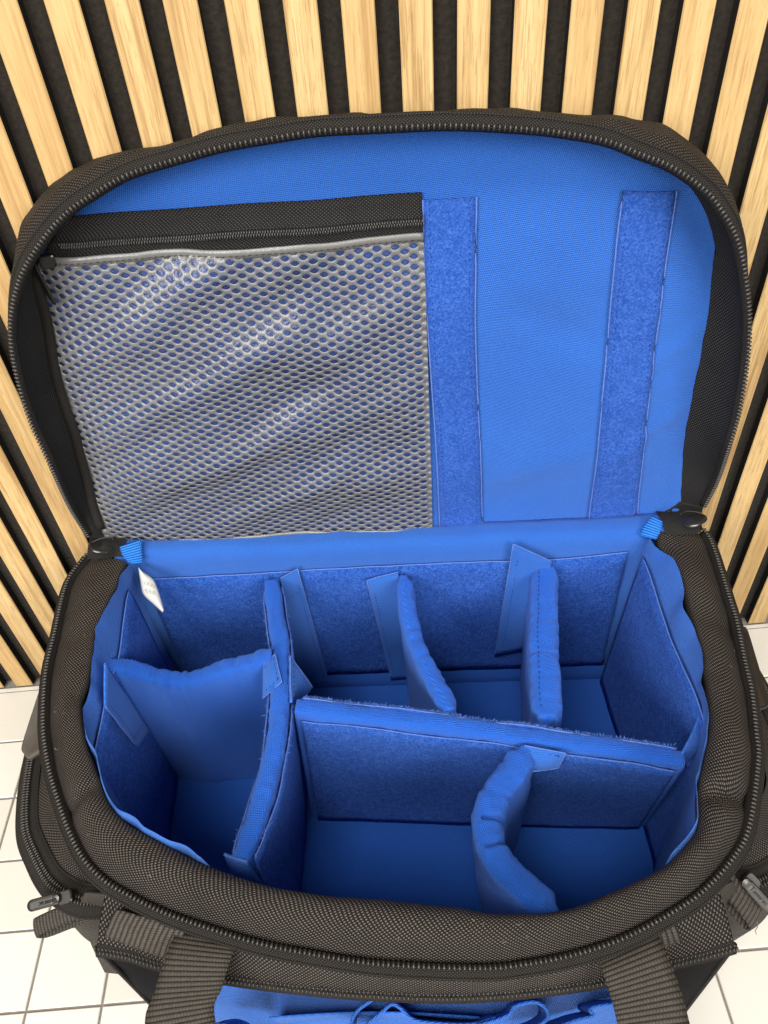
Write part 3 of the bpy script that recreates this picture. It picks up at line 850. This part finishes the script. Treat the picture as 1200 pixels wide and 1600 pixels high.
# black fabric closing the hinge corners
for e in (0, -1):
    A_, B_, C_, D_ = LT[e], LLIN[e]+V((0, -.001, .002)), RI[e]+V((0, .006, 0)), RO[e]+V((0, 0, -.002))
    rows = []
    for j in range(12):
        t = j/11; r = []
        for i in range(10):
            u_ = i/9; p = A_.lerp(B_, u_).lerp(D_.lerp(C_, u_), t)
            p += V((0, .004*math.sin(math.pi*t)+.0015*nz(p, 80, 2), -.003*math.sin(math.pi*t)+.0015*nz(p, 90, 3))); r.append(p)
        rows.append(r)
    sheet('hinge_gusset', rows, M['tape_black'], bag, solid=.001)
    z_ = .207
    rows = []
    x0, x1 = ((168, 216) if e == 0 else (1068, 1012)); y0, y1 = ((842, 850) if e == 0 else (792, 812))
    for j in range(8):
        t = j/7; rows.append([V((RI[e].x*(1-u_)+LLIN[e].x*u_+(.0 if e else 0), .380+.026*t-YAW*RI[e].x*0-YAW*LLIN[e].x, .2005+.004*math.sin(math.pi*t)+.001*nz((u_, t, e), 5, 2))) for u_ in [(.1+1.5*i/9) for i in range(10)]])
    sheet('hinge_cover', rows, M['tape_black'], bag)
# sliders of the main zipper resting at both hinge corners
for (x, y), sx in (((158, 853), -1), ((1084, 811), 1)):
    c = onf(x, y, lambda X, z: LY(X, z)-.018)
    rows = []; tl = -sx*.22
    for i in range(9):
        ph = math.pi/2*i/8
        rows.append([c+V((math.cos(q)*.0080*math.sin(ph+.06), math.sin(q)*.0050*math.sin(ph+.06)-.002*(1-math.cos(ph)), math.cos(ph)*.0020-math.cos(q)*.0108*math.sin(ph)*tl*sx*sx*(-1 if sx < 0 else -1)*-1)) for q in [2*math.pi*j/20 for j in range(20)]])
    s = sheet('main_zipper_slider', rows, M['plastic'], bag, closed_u=True)
    edge = [c+V((math.cos(q)*.0085, .0030+.0025*math.sin(q), math.sin(q)*.0020+math.cos(q)*.0085*tl+.0002)) for q in [math.pi*j/20 for j in range(21)]]
    tube('slider_rim', edge, .0006, M['gunmetal'], s, 6)

# blue elastic keepers and the white label
def px_sheet(name, left, right, mat, parent, n=16, m=9, plane=None, bulge=0.0, **k):
    lf = spline([plane(x, y) for x, y in left], n); rg = spline([plane(x, y) for x, y in right], n)
    rows = []
    for j in range(m):
        t = j/(m-1); r = []
        for a, b in zip(lf, rg):
            p = a.lerp(b, t); d = (CAM-p).normalized(); r.append(p+d*(bulge*math.sin(math.pi*t)))
        rows.append(r)
    return sheet(name, rows, mat, parent, **k), rows
zk = lambda x, y: oz(x, y, .2085)
px_sheet('elastic_keeper', [(187,854),(192,868),(203,881)], [(221,843),(222,860),(223,879)], M['elastic'], bag, plane=lambda x, y: oz(x, y, .207-.0002*(y-845)), bulge=.002, solid=.0012)
px_sheet('elastic_keeper', [(1035,814),(1033,828),(1025,843)], [(1018,806),(1006,822),(999,836)], M['elastic'], bag, plane=lambda x, y: oz(x, y, .207-.0002*(y-810)), bulge=.002, solid=.0012)
lab, lrows = px_sheet('care_label', [(216,886),(219,905),(224,928),(240,944),(254,957)], [(219,891),(238,904),(246,920),(252,938),(256,952)], M['paper'], bag, n=24, plane=lambda x, y: oz(x, y, .196-.00022*(y-885)), bulge=.003, solid=.0004)
def text_on(name, s, origin, ax, ay, nrm, size, mat, parent, thick=.0001):
    cu = bpy.data.curves.new(name, 'FONT'); cu.body = s; cu.size = 1; cu.extrude = .02
    to = bpy.data.objects.new(name, cu); COL.objects.link(to)
    dg = bpy.context.evaluated_depsgraph_get(); me = bpy.data.meshes.new_from_object(to.evaluated_get(dg))
    bpy.data.objects.remove(to)
    ax = ax.normalized(); ay = (ay-ax*ay.dot(ax)).normalized()
    vs = [origin+ax*v.co.x*size+ay*v.co.y*size+nrm*(v.co.z*thick/.02+thick) for v in me.vertices]
    return mk(name, vs, [tuple(p.vertices) for p in me.polygons], mat, parent, smooth=False)
lc = oz(222, 917, .1945); lax = oz(243, 921, .1945)-lc; lay = oz(226, 905, .1945)-lc
nn = (CAM-lc).normalized()
text_on('printed_text', 'DE IN', oz(224, 912, .1945)+nn*.003, oz(244, 920, .1935)-oz(224, 912, .1945), V((.3, 1, .2)), nn, .0034, M['ink'], lab)
text_on('printed_text', 'IQUE', oz(225, 923, .1945)+nn*.003, oz(245, 931, .1925)-oz(225, 923, .1945), V((.3, 1, .2)), nn, .0036, M['ink'], lab)

# ------------------------------------------------------------------ dividers
def divider(name, label, top, bot, ztop, zbot=.033, th=.011, n=110, wr=.0008, pinch=None, mat=None, ends=.55, puff=0.0):
    ctr = sum((V((x, y, 0)) for x, y in bot), V((0, 0, 0)))/len(bot)
    d = empty(name, (ctr.x, ctr.y, zbot), label, 'divider', 'padded dividers inside the bag')
    tp = spline([V((x, y, 0)) for x, y in top], n); bt_ = spline([V((x, y, 0)) for x, y in bot], n)
    zt = ztop if callable(ztop) else (lambda s: ztop)
    T1 = frames(tp); T2 = frames(bt_); R = th/2
    secs = []
    for i in range(n):
        s = i/(n-1); t = (T1[i]*.6+T2[i]*.4).normalized(); nm = V((t.y, -t.x, 0))
        em = ends+(1-ends)*min(1, sm(0, .07, s), sm(1, .93, s)) if ends < 1 else 1
        sec = []
        Z = zt(s)
        prf = [(-1, h) for h in (0, .1, .22, .34, .46, .58, .7, .8, .88, .94)]
        hs = [(sd, zbot+(Z-R-zbot)*h) for sd, h in prf]
        pts = [(-R, z) for _, z in hs]+[(-R*math.copysign(abs(math.cos(a))**.68, math.cos(a)), Z-R+R*abs(math.sin(a))**.68) for a in [math.pi*k/10 for k in range(11)]]+[(R, z) for _, z in hs[::-1]]
        for off, z in pts:
            f = (z-zbot)/(Z-zbot); c = bt_[i].lerp(tp[i], max(0, min(1, f)))
            w = em*(1+puff*math.sin(math.pi*min(1, max(0, f*.9+.05))))
            p = c+nm*off*w; p.z = z
            dsp = wr*(nz(p, 55, 3)+.6*nz(p, 130, 4))+.00075*nz((s*plen(tp), off*20, 0), 210, 6)*sm(.78, .95, f)-.0005*abs(nz(p, 160, 7))*sm(.7, .9, f)
            if pinch:
                for ps, pw, pd, side in pinch:
                    g = math.exp(-((s-ps)/pw)**2)
                    if side*off >= -R*.3: dsp -= pd*g*sm(.5, 1, f)
            p += nm*(dsp if off > 0 else -dsp)+V((0, 0, dsp*1.2 if z > Z-R else 0))
            sec.append(p)
        secs.append(sec)
    m = len(secs[0]); rows = [[secs[i][j] for i in range(n)] for j in range(m)]
    vs, fs, uv = grid(rows)
    fs.append(tuple(j*n for j in range(m))); fs.append(tuple(j*n+n-1 for j in range(m))[::-1])
    pad = mk('pad', vs, fs, mat or M['satin_pad'], d, uv)
    def side_panel(sd, drop=.0075, s0=.01, s1=.99, edge=True, tuck=0.0):
        rr = []
        for j in range(15):
            r = []
            for i in range(n):
                s = i/(n-1)
                if not s0 <= s <= s1: continue
                Z = zt(s)-drop-.0012*math.sin(s*19+sd)-.001*nz((s*3, sd, 0), 3, 2); z = Z+(zbot-Z)*j/14; f = (z-zbot)/(zt(s)-zbot)
                c = bt_[i].lerp(tp[i], f); t = (T1[i]*.6+T2[i]*.4).normalized(); nm = V((t.y, -t.x, 0))
                em = ends+(1-ends)*min(1, sm(0, .07, s), sm(1, .93, s))
                p = c+nm*sd*(R*em*(1-tuck*sm(.90, 1, f))+.0013+.0006*nz(c+V((0, 0, z)), 50, 5)); p.z = z; r.append(p)
            rr.append(r)
        o = sheet('pile_panel', rr, M['pile'], d, solid=.0014)
        pc = sum((p for p in bt_), V((0, 0, 0)))/len(bt_)+V((0, 0, .1)); tm = T1[n//2]; side_ref = pc+V((tm.y, -tm.x, 0))*sd*.3
        pile_fuzz(rr, o, toward(rr, side_ref))
        if edge: tube('selvedge', [p+V((0, 0, .0003)) for p in rr[0]], .00042, M['pile_edge'], o, 5)
        return o, rr
    return d, side_panel, rows
def flap(parent, corners, mat=None, nrm=None, bul=.001, sew=(1, 2), n=16):
    """corners: a b c d world points (ab top, cd bottom reversed)"""
    a, b, c, d = corners; rows = []
    nm = nrm or (b-a).cross(d-a).normalized()
    if nm.dot(CAM-a) < 0: nm = -nm
    for j in range(n):
        t = j/(n-1); r = []
        for i in range(n):
            s = i/(n-1); p = a.lerp(b, s).lerp(d.lerp(c, s), t)
            p += nm*(bul*math.sin(math.pi*s)*math.sin(math.pi*t)+.0008*nz(p, 60, 3)); r.append(p)
        rows.append(r)
    o = sheet('flap', rows, mat or M['satin'], parent, solid=.0012)
    per = {0: rows[0], 1: [r[-1] for r in rows], 2: rows[-1][::-1], 3: [r[0] for r in rows][::-1]}
    inn = {0: rows[1], 1: [r[-2] for r in rows], 2: rows[-2][::-1], 3: [r[1] for r in rows][::-1]}
    for k in sew:
        tube('flap_edge', [p+nm*.0006 for p in per[k]], .00042, M['pile_edge'], o, 5)
        stitches([p.lerp(q, .2)+nm*.0008 for p, q in zip(inn[k], [rows[n//2][n//2]]*n)], nm, o, M['thread'])
    return o

def P2(pts, z=.175): return [tuple(oz(x, y, z)[:2]) for x, y in pts]
onback = lambda x, y, d=.005: onf(x, y, lambda X, z: backY(X)-d, .38)

# A: long one running front to back
tA = P2([(424,905),(431,960),(438,1010),(437,1075),(432,1138),(420,1202),(401,1265),(380,1322),(374,1338)], .178)
bA = [(-.092, .378), (-.088, .32), (-.086, .26), (-.090, .21), (-.098, .17)]
dA, spA, rA = divider('padded_divider', 'long narrow blue divider running from the back wall to the front, left of centre', tA, bA, .178, th=.0125, wr=.0006, ends=.8)
oL, rr = spA(-1); oR, r2 = spA(1)
fuzz('loose_fuzz', [p for k, p in enumerate(rr[0]+r2[0])], dA, M['fuzz'], 5, .0022, V((0, 0, .8)))
flap(dA, [onback(438, 903), onback(465, 888), onback(516, 1072), onback(470, 1075)], sew=(0, 1))
fz = oz(380, 1345, .172)
flap(dA, [oz(350, 1334, .177), oz(386, 1346, .177), oz(418, 1390, .13), oz(372, 1385, .13)], bul=.003, sew=(0,))

# B: short cross divider of the left bay
pB = [onf(x, y, lambda X, z: .311+.004*math.sin((X+.19)*28), .31) for x, y in [(163,1033),(185,1046),(212,1058),(240,1063),(268,1058),(300,1046),(335,1037),(385,1027),(424,1019)]]
tB = [(p.x, p.y) for p in pB]
zB = spline([V((i, 0, p.z+.001)) for i, p in enumerate(pB)], 60)
bB = [(-.183, .316), (-.155, .309), (-.13, .309), (-.094, .312)]
dB, spB, rB = divider('padded_divider', 'short plain blue divider sagging across the left bay', tB, bB, lambda s: zB[min(59, int(s*59))].z, th=.013, wr=.0007, ends=.7, puff=.10,
    pinch=[(.33, .02, .0006, 0), (.39, .012, .0007, 0), (.44, .012, .0005, 0), (.26, .012, .0004, 0)])
onL = lambda x, y: ox(x, y, LX+.0062)
flap(dB, [onL(164, 1036), onL(163, 1104), onL(212, 1166), onL(232, 1140)], sew=(1, 2))
onA = lambda x, y: ox(x, y, -.0925)
flap(dB, [oz(412, 1038, .176), oz(431, 1022, .180), oz(441, 1066, .180), oz(411, 1092, .168)], sew=(0, 1, 2), bul=.0015)

# C: S-shaped divider at the back centre
tC = P2([(632,900),(634,935),(641,975),(655,1015),(674,1055),(694,1092),(704,1110)], .172)
bC = [(.013, .375), (.016, .345), (.024, .31), (.032, .285), (.036, .27)]
dC, spC, rC = divider('padded_divider', 'thin wavy blue divider curving out from the middle of the back wall', tC, bC, .174, th=.0128, wr=.0008, ends=.6, pinch=[(.42, .02, .0006, 0), (.5, .03, .0008, 0), (.62, .02, .0005, 0)])
flap(dC, [onback(573, 906), onback(622, 893), onback(646, 1060), onback(612, 1062)], sew=(0, 3))

# D: thick stitched divider at the back right
tD = P2([(851,885),(850,930),(850,1000),(853,1060),(856,1118)], .174)
bD = [(.112, .368), (.106, .33), (.099, .285), (.096, .258)]
dD, spD, rD = divider('padded_divider', 'thick blue divider with a dashed seam along its top, back right', tD, bD, lambda s: .178-.003*s, th=.0190, wr=.0008, ends=.62, puff=.15, pinch=[(.62, .012, .0007, 0)])
mtop = rD[len(rD)//2+1]
stitches([p+V((0, 0, .0006)) for p in mtop[4:-3]], V((0, 0, 1)), dD, M['thread'], dash=.0024, gap=.0016, w=.00035)
flap(dD, [onback(802, 849, .006), onback(862, 877, .008), onback(842, 1010, .006), onback(773, 1025, .005)], sew=(0, 3), bul=.002)

# E: long one running left to right
tE = [tuple(oz(x, y, .176)[:2]) for x, y in [(462,1100),(530,1106),(600,1114),(700,1125),(800,1139),(900,1152),(1000,1166),(1072,1179)]]
bE = [(-.072, .272), (-.01, .265), (.07, .255), (.170, .2440)]
dE, spE, rE = divider('padded_divider', 'long fuzzy-edged blue divider running left to right across the front bays', tE, bE, lambda s: .176-.004*s, th=.0125, wr=.0005, ends=.9)
# path runs left->right so +normal faces the viewer
oF, rf = spE(1, drop=.0072); oB, rb = spE(-1, drop=.0008, tuck=.45)
fuzz('loose_fuzz', lin([p+V((0, .0008, -.0002)) for p in rb[0]], 420), dE, M['fuzz'], 5, .0018, V((0, .35, .55)))
fuzz('loose_fuzz', lin(rf[0], 200), dE, M['fuzz'], 2, .0014, V((0, -.5, .6)))
flap(dE, [oz(453, 1098, .176), oz(451, 1024, .180), oz(487, 1075, .150), oz(470, 1100, .150)], sew=(0, 1))
onR = lambda x, y: ox(x, y, RX-.006)
flap(dE, [oz(1066, 1178, .172), oz(1096, 1108, .180), oz(1092, 1150, .155), oz(1072, 1196, .150)], sew=(1, 2), bul=.004)

# F: curled one at the front right
tF = P2([(822,1166),(806,1196),(779,1228),(764,1262),(762,1300),(778,1340),(812,1378),(868,1428)], .172)
bF = [(.070, .243), (.058, .222), (.052, .200), (.055, .18), (.064, .162), (.082, .146)]
dF, spF, rF = divider('padded_divider', 'plump curled blue divider bowing left in the front right bay', tF, bF, lambda s: .173, th=.0175, wr=.0008, ends=.45, puff=.1,
    pinch=[(.44, .018, .0030, -1), (.58, .016, .0028, -1), (.3, .02, .0006, 0)])
onE = lambda x, y: onf(x, y, lambda X, z: .2605-.225*X-.008-.02, .24)
fE = lambda x, y: oz(x, y, .170)
flap(dF, [oz(819, 1163, .173), oz(884, 1177, .173), oz(872, 1200, .158), oz(826, 1206, .158)], sew=(0, 1, 2), bul=.003)

# ------------------------------------------------------------------ side pockets
def side_pocket(name, path, body_x, label=None):
    path = spline([V(p) for p in path], 70); T = frames(path); sgn = 1 if body_x > 0 else -1
    out = [V((t.y, -t.x, 0)).normalized() for t in T]
    if out[len(out)//2].x*sgn < 0: out = [-o for o in out]
    rows = []
    for z, off in ((.004, -.012), (.02, -.004), (.06, .001), (.10, .001), (.117, -.001), (.124, -.0045), (.127, -.009), (.131, -.016), (.137, -.024), (.15, -.033)):
        rows.append([V((p.x, p.y, 0))+o*(off+.0010*nz(p+V((0, 0, z)), 35, 3))+V((0, 0, z)) for p, o in zip(path, out)])
    s = sheet(name, rows, M['nylon'], bag)
    mid = [V((p.x, p.y, .1268))-o*.0062 for p, o in zip(path, out)]
    rows = [[q+o*d+V((0, 0, z)) for q, o in zip(mid, out)] for d, z in ((-.009, .0035), (-.005, .0022), (-.0022, .0014), (.0022, .0008), (.006, -.0022), (.0075, -.0055))]
    zt_ = sheet('pocket_zipper_tape', rows, M['tape'], s, solid=.0007)
    teeth('zipper_teeth', [m+V((0, 0, .0022)) for m in mid], lambda f, p: V((sgn*.4, 0, 1)), .0019, (.0006, .0019, .0012), M['teeth'], zt_, two=True)
    tube('piping', [q+o*.0072+V((0, 0, -.0045)) for q, o in zip(mid, out)], .0011, M['tape'], zt_, 6)
    tube('piping', [q-o*.0085+V((0, 0, .0042)) for q, o in zip(mid, out)], .0008, M['tape'], zt_, 6)
    return s, mid
lp, lmid = side_pocket('left_side_pocket', [(-.222, .375, .12), (-.250, .36, .12), (-.259, .32, .12), (-.2585, .275, .12), (-.2505, .233, .12), (-.238, .210, .12), (-.2215, .190, .12), (-.200, .178, .12), (-.18, .176, .12)], -.22)
rp, rmid = side_pocket('right_side_pocket', [(.222, .35, .12), (.246, .335, .12), (.2535, .29, .12), (.2530, .245, .12), (.246, .205, .12), (.234, .182, .12), (.217, .164, .12), (.196, .155, .12), (.175, .155, .12)], .21)
# pulls
def puller(parent, c, d, up, L_, W_, text=None):
    p = plate('zipper_pull', (c, d), up.cross(d), up, L_, W_, .0022, M['gunmetal'], parent)
    plate('pull_inset', (c+up*.0010-d.normalized()*.001, d), up.cross(d), up, L_*.72, W_*.58, .0007, M['inset'], p, r=.0008)
    return p
c = oz(68, 1410, .134); d = oz(96, 1402, .137)-oz(42, 1417, .132)
up = (CAM-c).normalized(); up = (up-d.normalized()*up.dot(d.normalized())).normalized()
lpull = puller(lp, c, d, up, .0205, .0066)
text_on('embossed_text', 'Tamrac', oz(92, 1401.5, .1365)+up*.0016, -d, up.cross(-d), up, .0040, M['plastic'], lpull, .00015)
s_ = oz(103, 1401, .134)
plate('zipper_slider', (s_, d), up.cross(d), up, .009, .0075, .0035, M['gunmetal'], lp, r=.002)
c = oz(1187, 1402, .133); d = oz(1165, 1378, .137)-oz(1210, 1426, .129)
up = (CAM-c).normalized(); up = (up-d.normalized()*up.dot(d.normalized())).normalized()
rpull = puller(rp, c, d, up, .0235, .0066)
text_on('embossed_text', 'Tamrac', oz(1172, 1385, .136)+up*.0016-up.cross(-d).normalized()*.0012, -d, up.cross(-d), up, .0040, M['plastic'], rpull, .00015)
plate('zipper_slider', (oz(1174, 1376, .134), d), up.cross(d), up, .009, .0075, .0035, M['gunmetal'], rp, r=.002)

# ------------------------------------------------------------------ webbing tabs, strap plates
def strap(name, pts, across, width, mat, parent, n=40, thick=.0016, m=7, crown=0.0):
    path = spline(pts, n)
    if isinstance(across, list):
        ac = [a.normalized() for a in spline(across, n)]
    else: ac = [across.normalized()]*n
    rows = ribbon_rows(path, ac, width, m, crown)
    return sheet(name, rows, mat, parent, solid=thick)
# left folded tab
z0 = .115
a0, a1 = oz(150, 1412, z0+.004), oz(60, 1447, z0-.004)
dirn = (a1-a0).normalized(); side_v = dirn.cross(V((0, 0, 1))).normalized()
strap('webbing_tab', [a0, a0.lerp(a1, .5)+V((0, 0, .002)), a1, a1+dirn*.001+V((0, 0, -.004)), a1.lerp(a0, .15)+V((0, 0, -.007)), a0+V((0, 0, -.006))], side_v*.8+V((0, 0, .6)), .0105, M['webbing'], bag, crown=.0008)
strap('webbing_tab', [oz(158, 1395, .15), oz(150, 1420, .12), oz(165, 1475, .07), oz(185, 1520, .02)], V((1, -.2, .1)), .020, M['webbing'], bag)
# right folded tab
a0, a1 = oz(1128, 1372, .135), oz(1178, 1432, .118)
dirn = (a1-a0).normalized(); side_v = dirn.cross(V((0, 0, 1))).normalized()
strap('webbing_tab', [a0, a0.lerp(a1, .5)+V((0, 0, .002)), a1, a1+dirn*.001+V((0, 0, -.004)), a1.lerp(a0, .15)+V((0, 0, -.007)), a0+V((0, 0, -.006))], side_v*.8-V((0, 0, .5)), .0125, M['webbing_coarse'], bag, crown=.0008)
strap('webbing_tab', [oz(1112, 1392, .15), oz(1128, 1425, .11), oz(1110, 1480, .06), oz(1090, 1530, .02)], V((1, .35, .1)), .026, M['webbing'], bag)
tpath = spline([oz(1183, 1440, .114), oz(1184, 1448, .112), oz(1180, 1454, .112), oz(1182, 1460, .11)], 14)
tube('loose_thread', tpath, .00022, M['hair'], bag, 5)
# strap plates at both sides
def quadplate(name, px, z, mat, thick, rnd=.35):
    pts = [oz(x, y, zz) for (x, y), zz in zip(px, z)]
    n = len(pts); out = []
    for i in range(n):
        p0, p1, p2 = pts[i-1], pts[i], pts[(i+1) % n]
        for k in range(5):
            t = k/4; a = p1.lerp(p0, rnd*.5); b = p1.lerp(p2, rnd*.5)
            out.append((a*(1-t)**2+p1*2*t*(1-t)+b*t*t))
    c = sum(out, V((0, 0, 0)))/len(out); nn_ = V((0, 0, 0))
    for i in range(len(out)): nn_ += (out[i]-c).cross(out[(i+1) % len(out)]-c)
    nn_.normalize()
    if nn_.dot(CAM-c) < 0: nn_ = -nn_
    N_ = len(out); vs = []
    for s, h in ((1, -thick), (1, -.0004), (.965, 0), (.86, -.0001), (.83, -.0006), (.0001, -.0006)): vs += [c+(p-c)*s+nn_*h for p in out]
    fs = []
    for l in range(5):
        for i in range(N_): fs.append((l*N_+i, l*N_+(i+1) % N_, (l+1)*N_+(i+1) % N_, (l+1)*N_+i))
    fs.append(tuple(range(N_))[::-1])
    return mk(name, vs, fs, mat, bag)
quadplate('strap_plate', [(80,1058),(64,1068),(31,1170),(42,1186),(76,1164),(90,1110)], [.165, .165, .155, .155, .165, .17], M['rubber'], .004)
quadplate('strap_plate', [(1156,976),(1168,980),(1203,1098),(1199,1106),(1176,1112),(1160,1040)], [.165, .163, .155, .155, .163, .17], M['plastic'], .005)

# ------------------------------------------------------------------ front pocket, opened
FP_PX = [(152,1482),(200,1490),(250,1505),(360,1527),(500,1544),(600,1551),(700,1554),(800,1549),(900,1537),(950,1528),(1050,1502),(1100,1490),(1147,1477)]
FP = spline([oz(x, y, .16) for x, y in FP_PX], 120)
lo = [min(RO, key=lambda q: (q.x-p.x)**2+(q.y-p.y)**2*.3) for p in FP]
lo = spline([V((lo[i].x, lo[i].y, .180)) for i in range(0, 120, 7)], 120)
rows = []
for k in (0, .2, .4, .6, .8, .93, 1):
    r = []
    for i in range(120):
        p = lo[i].lerp(FP[i], k); p.z += .002*math.sin(math.pi*k)+.0008*nz(p, 60, 3); r.append(p)
    rows.append(r)
fpk = sheet('front_pocket', rows, M['nylon'], bag, solid=.001)
FT = frames(FP); FO = [V((t.y, -t.x, 0)).normalized() for t in FT]; FO = [o if o.y < 0 else -o for o in FO]
rows = [[p+o*d+V((0, 0, z)) for p, o in zip(FP, FO)] for d, z in ((-.009, .0045), (-.004, .0028), (-.0012, .0018), (.0018, .0006), (.0032, -.0022))]
fzt = sheet('pocket_zipper_tape', rows, M['tape'], fpk, solid=.0008)
teeth('zipper_teeth', [p+o*.0012+V((0, 0, .0012)) for p, o in zip(FP, FO)], lambda f, p: V((0, -.3, 1)), .0021, (.00055, .0011, .0008), M['teeth'], fzt, two=True)
# inner wall: blue in the middle, black gussets at the ends
def inner_wall(i0, i1, mat, name, dep):
    rows = []
    for z in (.157, .145, .12, .09, .06, .03, .012):
        r = []
        for i in range(i0, i1):
            s = i/119; e = {.157: .013, .145: .020, .12: .020, .09: .006, .06: -.008, .03: -.014, .012: -.014}[z]; e *= (sm(0, .16, s)*sm(1, .84, s) if e > 0 else sm(.12, .3, s)*sm(.88, .7, s))
            p = FP[i]-FO[i]*(e+.0015*nz(FP[i]+V((0, 0, z)), 30, 4)); p.z = z; r.append(p)
        rows.append(r)
    return sheet(name, rows, mat, fpk)
inner_wall(0, 14, M['gusset'], 'black_gusset', .012)
inner_wall(13, 112, M['satin'], 'blue_inner_wall', .012)
inner_wall(111, 120, M['gusset'], 'black_gusset', .012)
for i in (0, 119):
    e = [V((FP[i].x, FP[i].y, .1615-.15*k/20)) for k in range(21)]
    tube('piping', e, .0013, M['tape'], fpk, 6)
# organiser panel with its standing folds
def fold(px, z, h, name='organiser_fold'):
    path = spline([oz(x, y, z) for x, y in px], 40); rows = []
    for k in (0, .08, .3, .6, 1):
        rows.append([p+V((.0008*nz(p, 50, 2), -.003+.010*k, -h*.7*k+.0012*nz(p, 60, 3))) for p in path])
    o = sheet(name, rows, M['satin'], fpk, solid=.0011)
    tube('fold_binding', [p+V((0, 0, .0002)) for p in rows[0]], .0009, M['satin'], o, 6)
    return o
fold([(547,1606),(550,1585),(560,1568),(582,1552)], .125, .05)
fold([(560,1604),(576,1588),(595,1572),(612,1559),(628,1568),(648,1584),(690,1590),(740,1590),(775,1580)], .122, .05)
fold([(745,1592),(775,1584),(795,1574),(800,1564),(815,1558),(835,1556),(851,1566),(854,1580),(840,1592),(820,1600),(800,1606)], .125, .05)
fold([(852,1600),(880,1590),(900,1583),(925,1577),(918,1570),(925,1564),(965,1558),(990,1556)], .125, .05)
fold([(330,1592),(350,1590),(370,1598),(385,1610)], .125, .05)
rows = []
for k in range(6):
    r = []
    for i in range(40):
        s = i/39; a = oz(420+330*s, 1590-8*math.sin(math.pi*s), .112); r.append(a+V((0, .0025*k, -.016*k)))
    rows.append(r)
sheet('organiser_panel', rows, M['satin'], fpk, solid=.001)
# coarse webbing patches and the handle
def patch(px, z, mat):
    (a, b, c_, d_) = [oz(x, y, zz) for (x, y), zz in zip(px, z)]; rows = []
    for j in range(8):
        t = j/7; rows.append([a.lerp(b, s).lerp(d_.lerp(c_, s), t)+V((0, 0, .0012*math.sin(math.pi*t)+.0006*nz((s, t, 0), 8, 2))) for s in [i/19 for i in range(20)]])
    return sheet('webbing_patch', rows, mat, bag, solid=.0014)
patch([(182,1420),(292,1452),(272,1502),(164,1462)], (.183, .185, .171, .168), M['webbing_coarse'])
patch([(950,1482),(1046,1424),(1064,1470),(945,1508)], (.184, .183, .172, .173), M['webbing_coarse'])
hp = [oz(330, 1455, .180), oz(312, 1490, .1830), oz(295, 1545, .180), oz(282, 1605, .176), V((-.100, .060, .162)), V((-.07, .030, .140)), V((0, .018, .13)), V((.07, .020, .140)), V((.104, .05, .162)), oz(1022, 1605, .176), oz(1008, 1550, .180), oz(990, 1500, .183), oz(978, 1468, .180)]
ha = [V((1, -.28, 0)), V((1, -.25, 0)), V((1, -.1, 0)), V((1, -.03, 0)), V((1, .2, 0)), V((.6, .8, 0)), V((0, 1, .2)), V((-.6, .8, 0)), V((-1, .2, 0)), V((-1, -.05, 0)), V((-1, -.08, 0)), V((-1, -.3, 0)), V((-1, -.36, 0))]
strap('carry_handle', hp, ha, .0325, M['webbing'], bag, n=150, thick=.002)

# a few stray fibres on the cloth
fib = []
def lint(p, L_):
    d = V((random.gauss(0, 1), random.gauss(0, 1), random.gauss(0, .4))).normalized()
    e = V((random.gauss(0, 1), random.gauss(0, 1), random.gauss(0, .4))).normalized()
    return spline([p, p+d*L_*.5, p+d*L_*.7+e*L_*.4], 7)
vs_, fs_ = [], []
for _ in range(26):
    i = random.randrange(10, NS-10); k = random.uniform(.25, .9)
    p = RO[i].lerp(RI[i], k); p.z += (.004+.008*sm(.26, .17, RO[i].y))*math.sin(math.pi*k)**.75+.0008
    path = lint(p, random.uniform(.0015, .0045))
    for a_, b_ in zip(path, path[1:]):
        o_ = len(vs_); w_ = V((.00009, .00009, 0)); vs_ += [a_-w_, a_+w_, b_+w_, b_-w_]; fs_.append((o_, o_+1, o_+2, o_+3))
mk('lint', vs_, fs_, M['hair'], bag, kind='stuff', smooth=False)
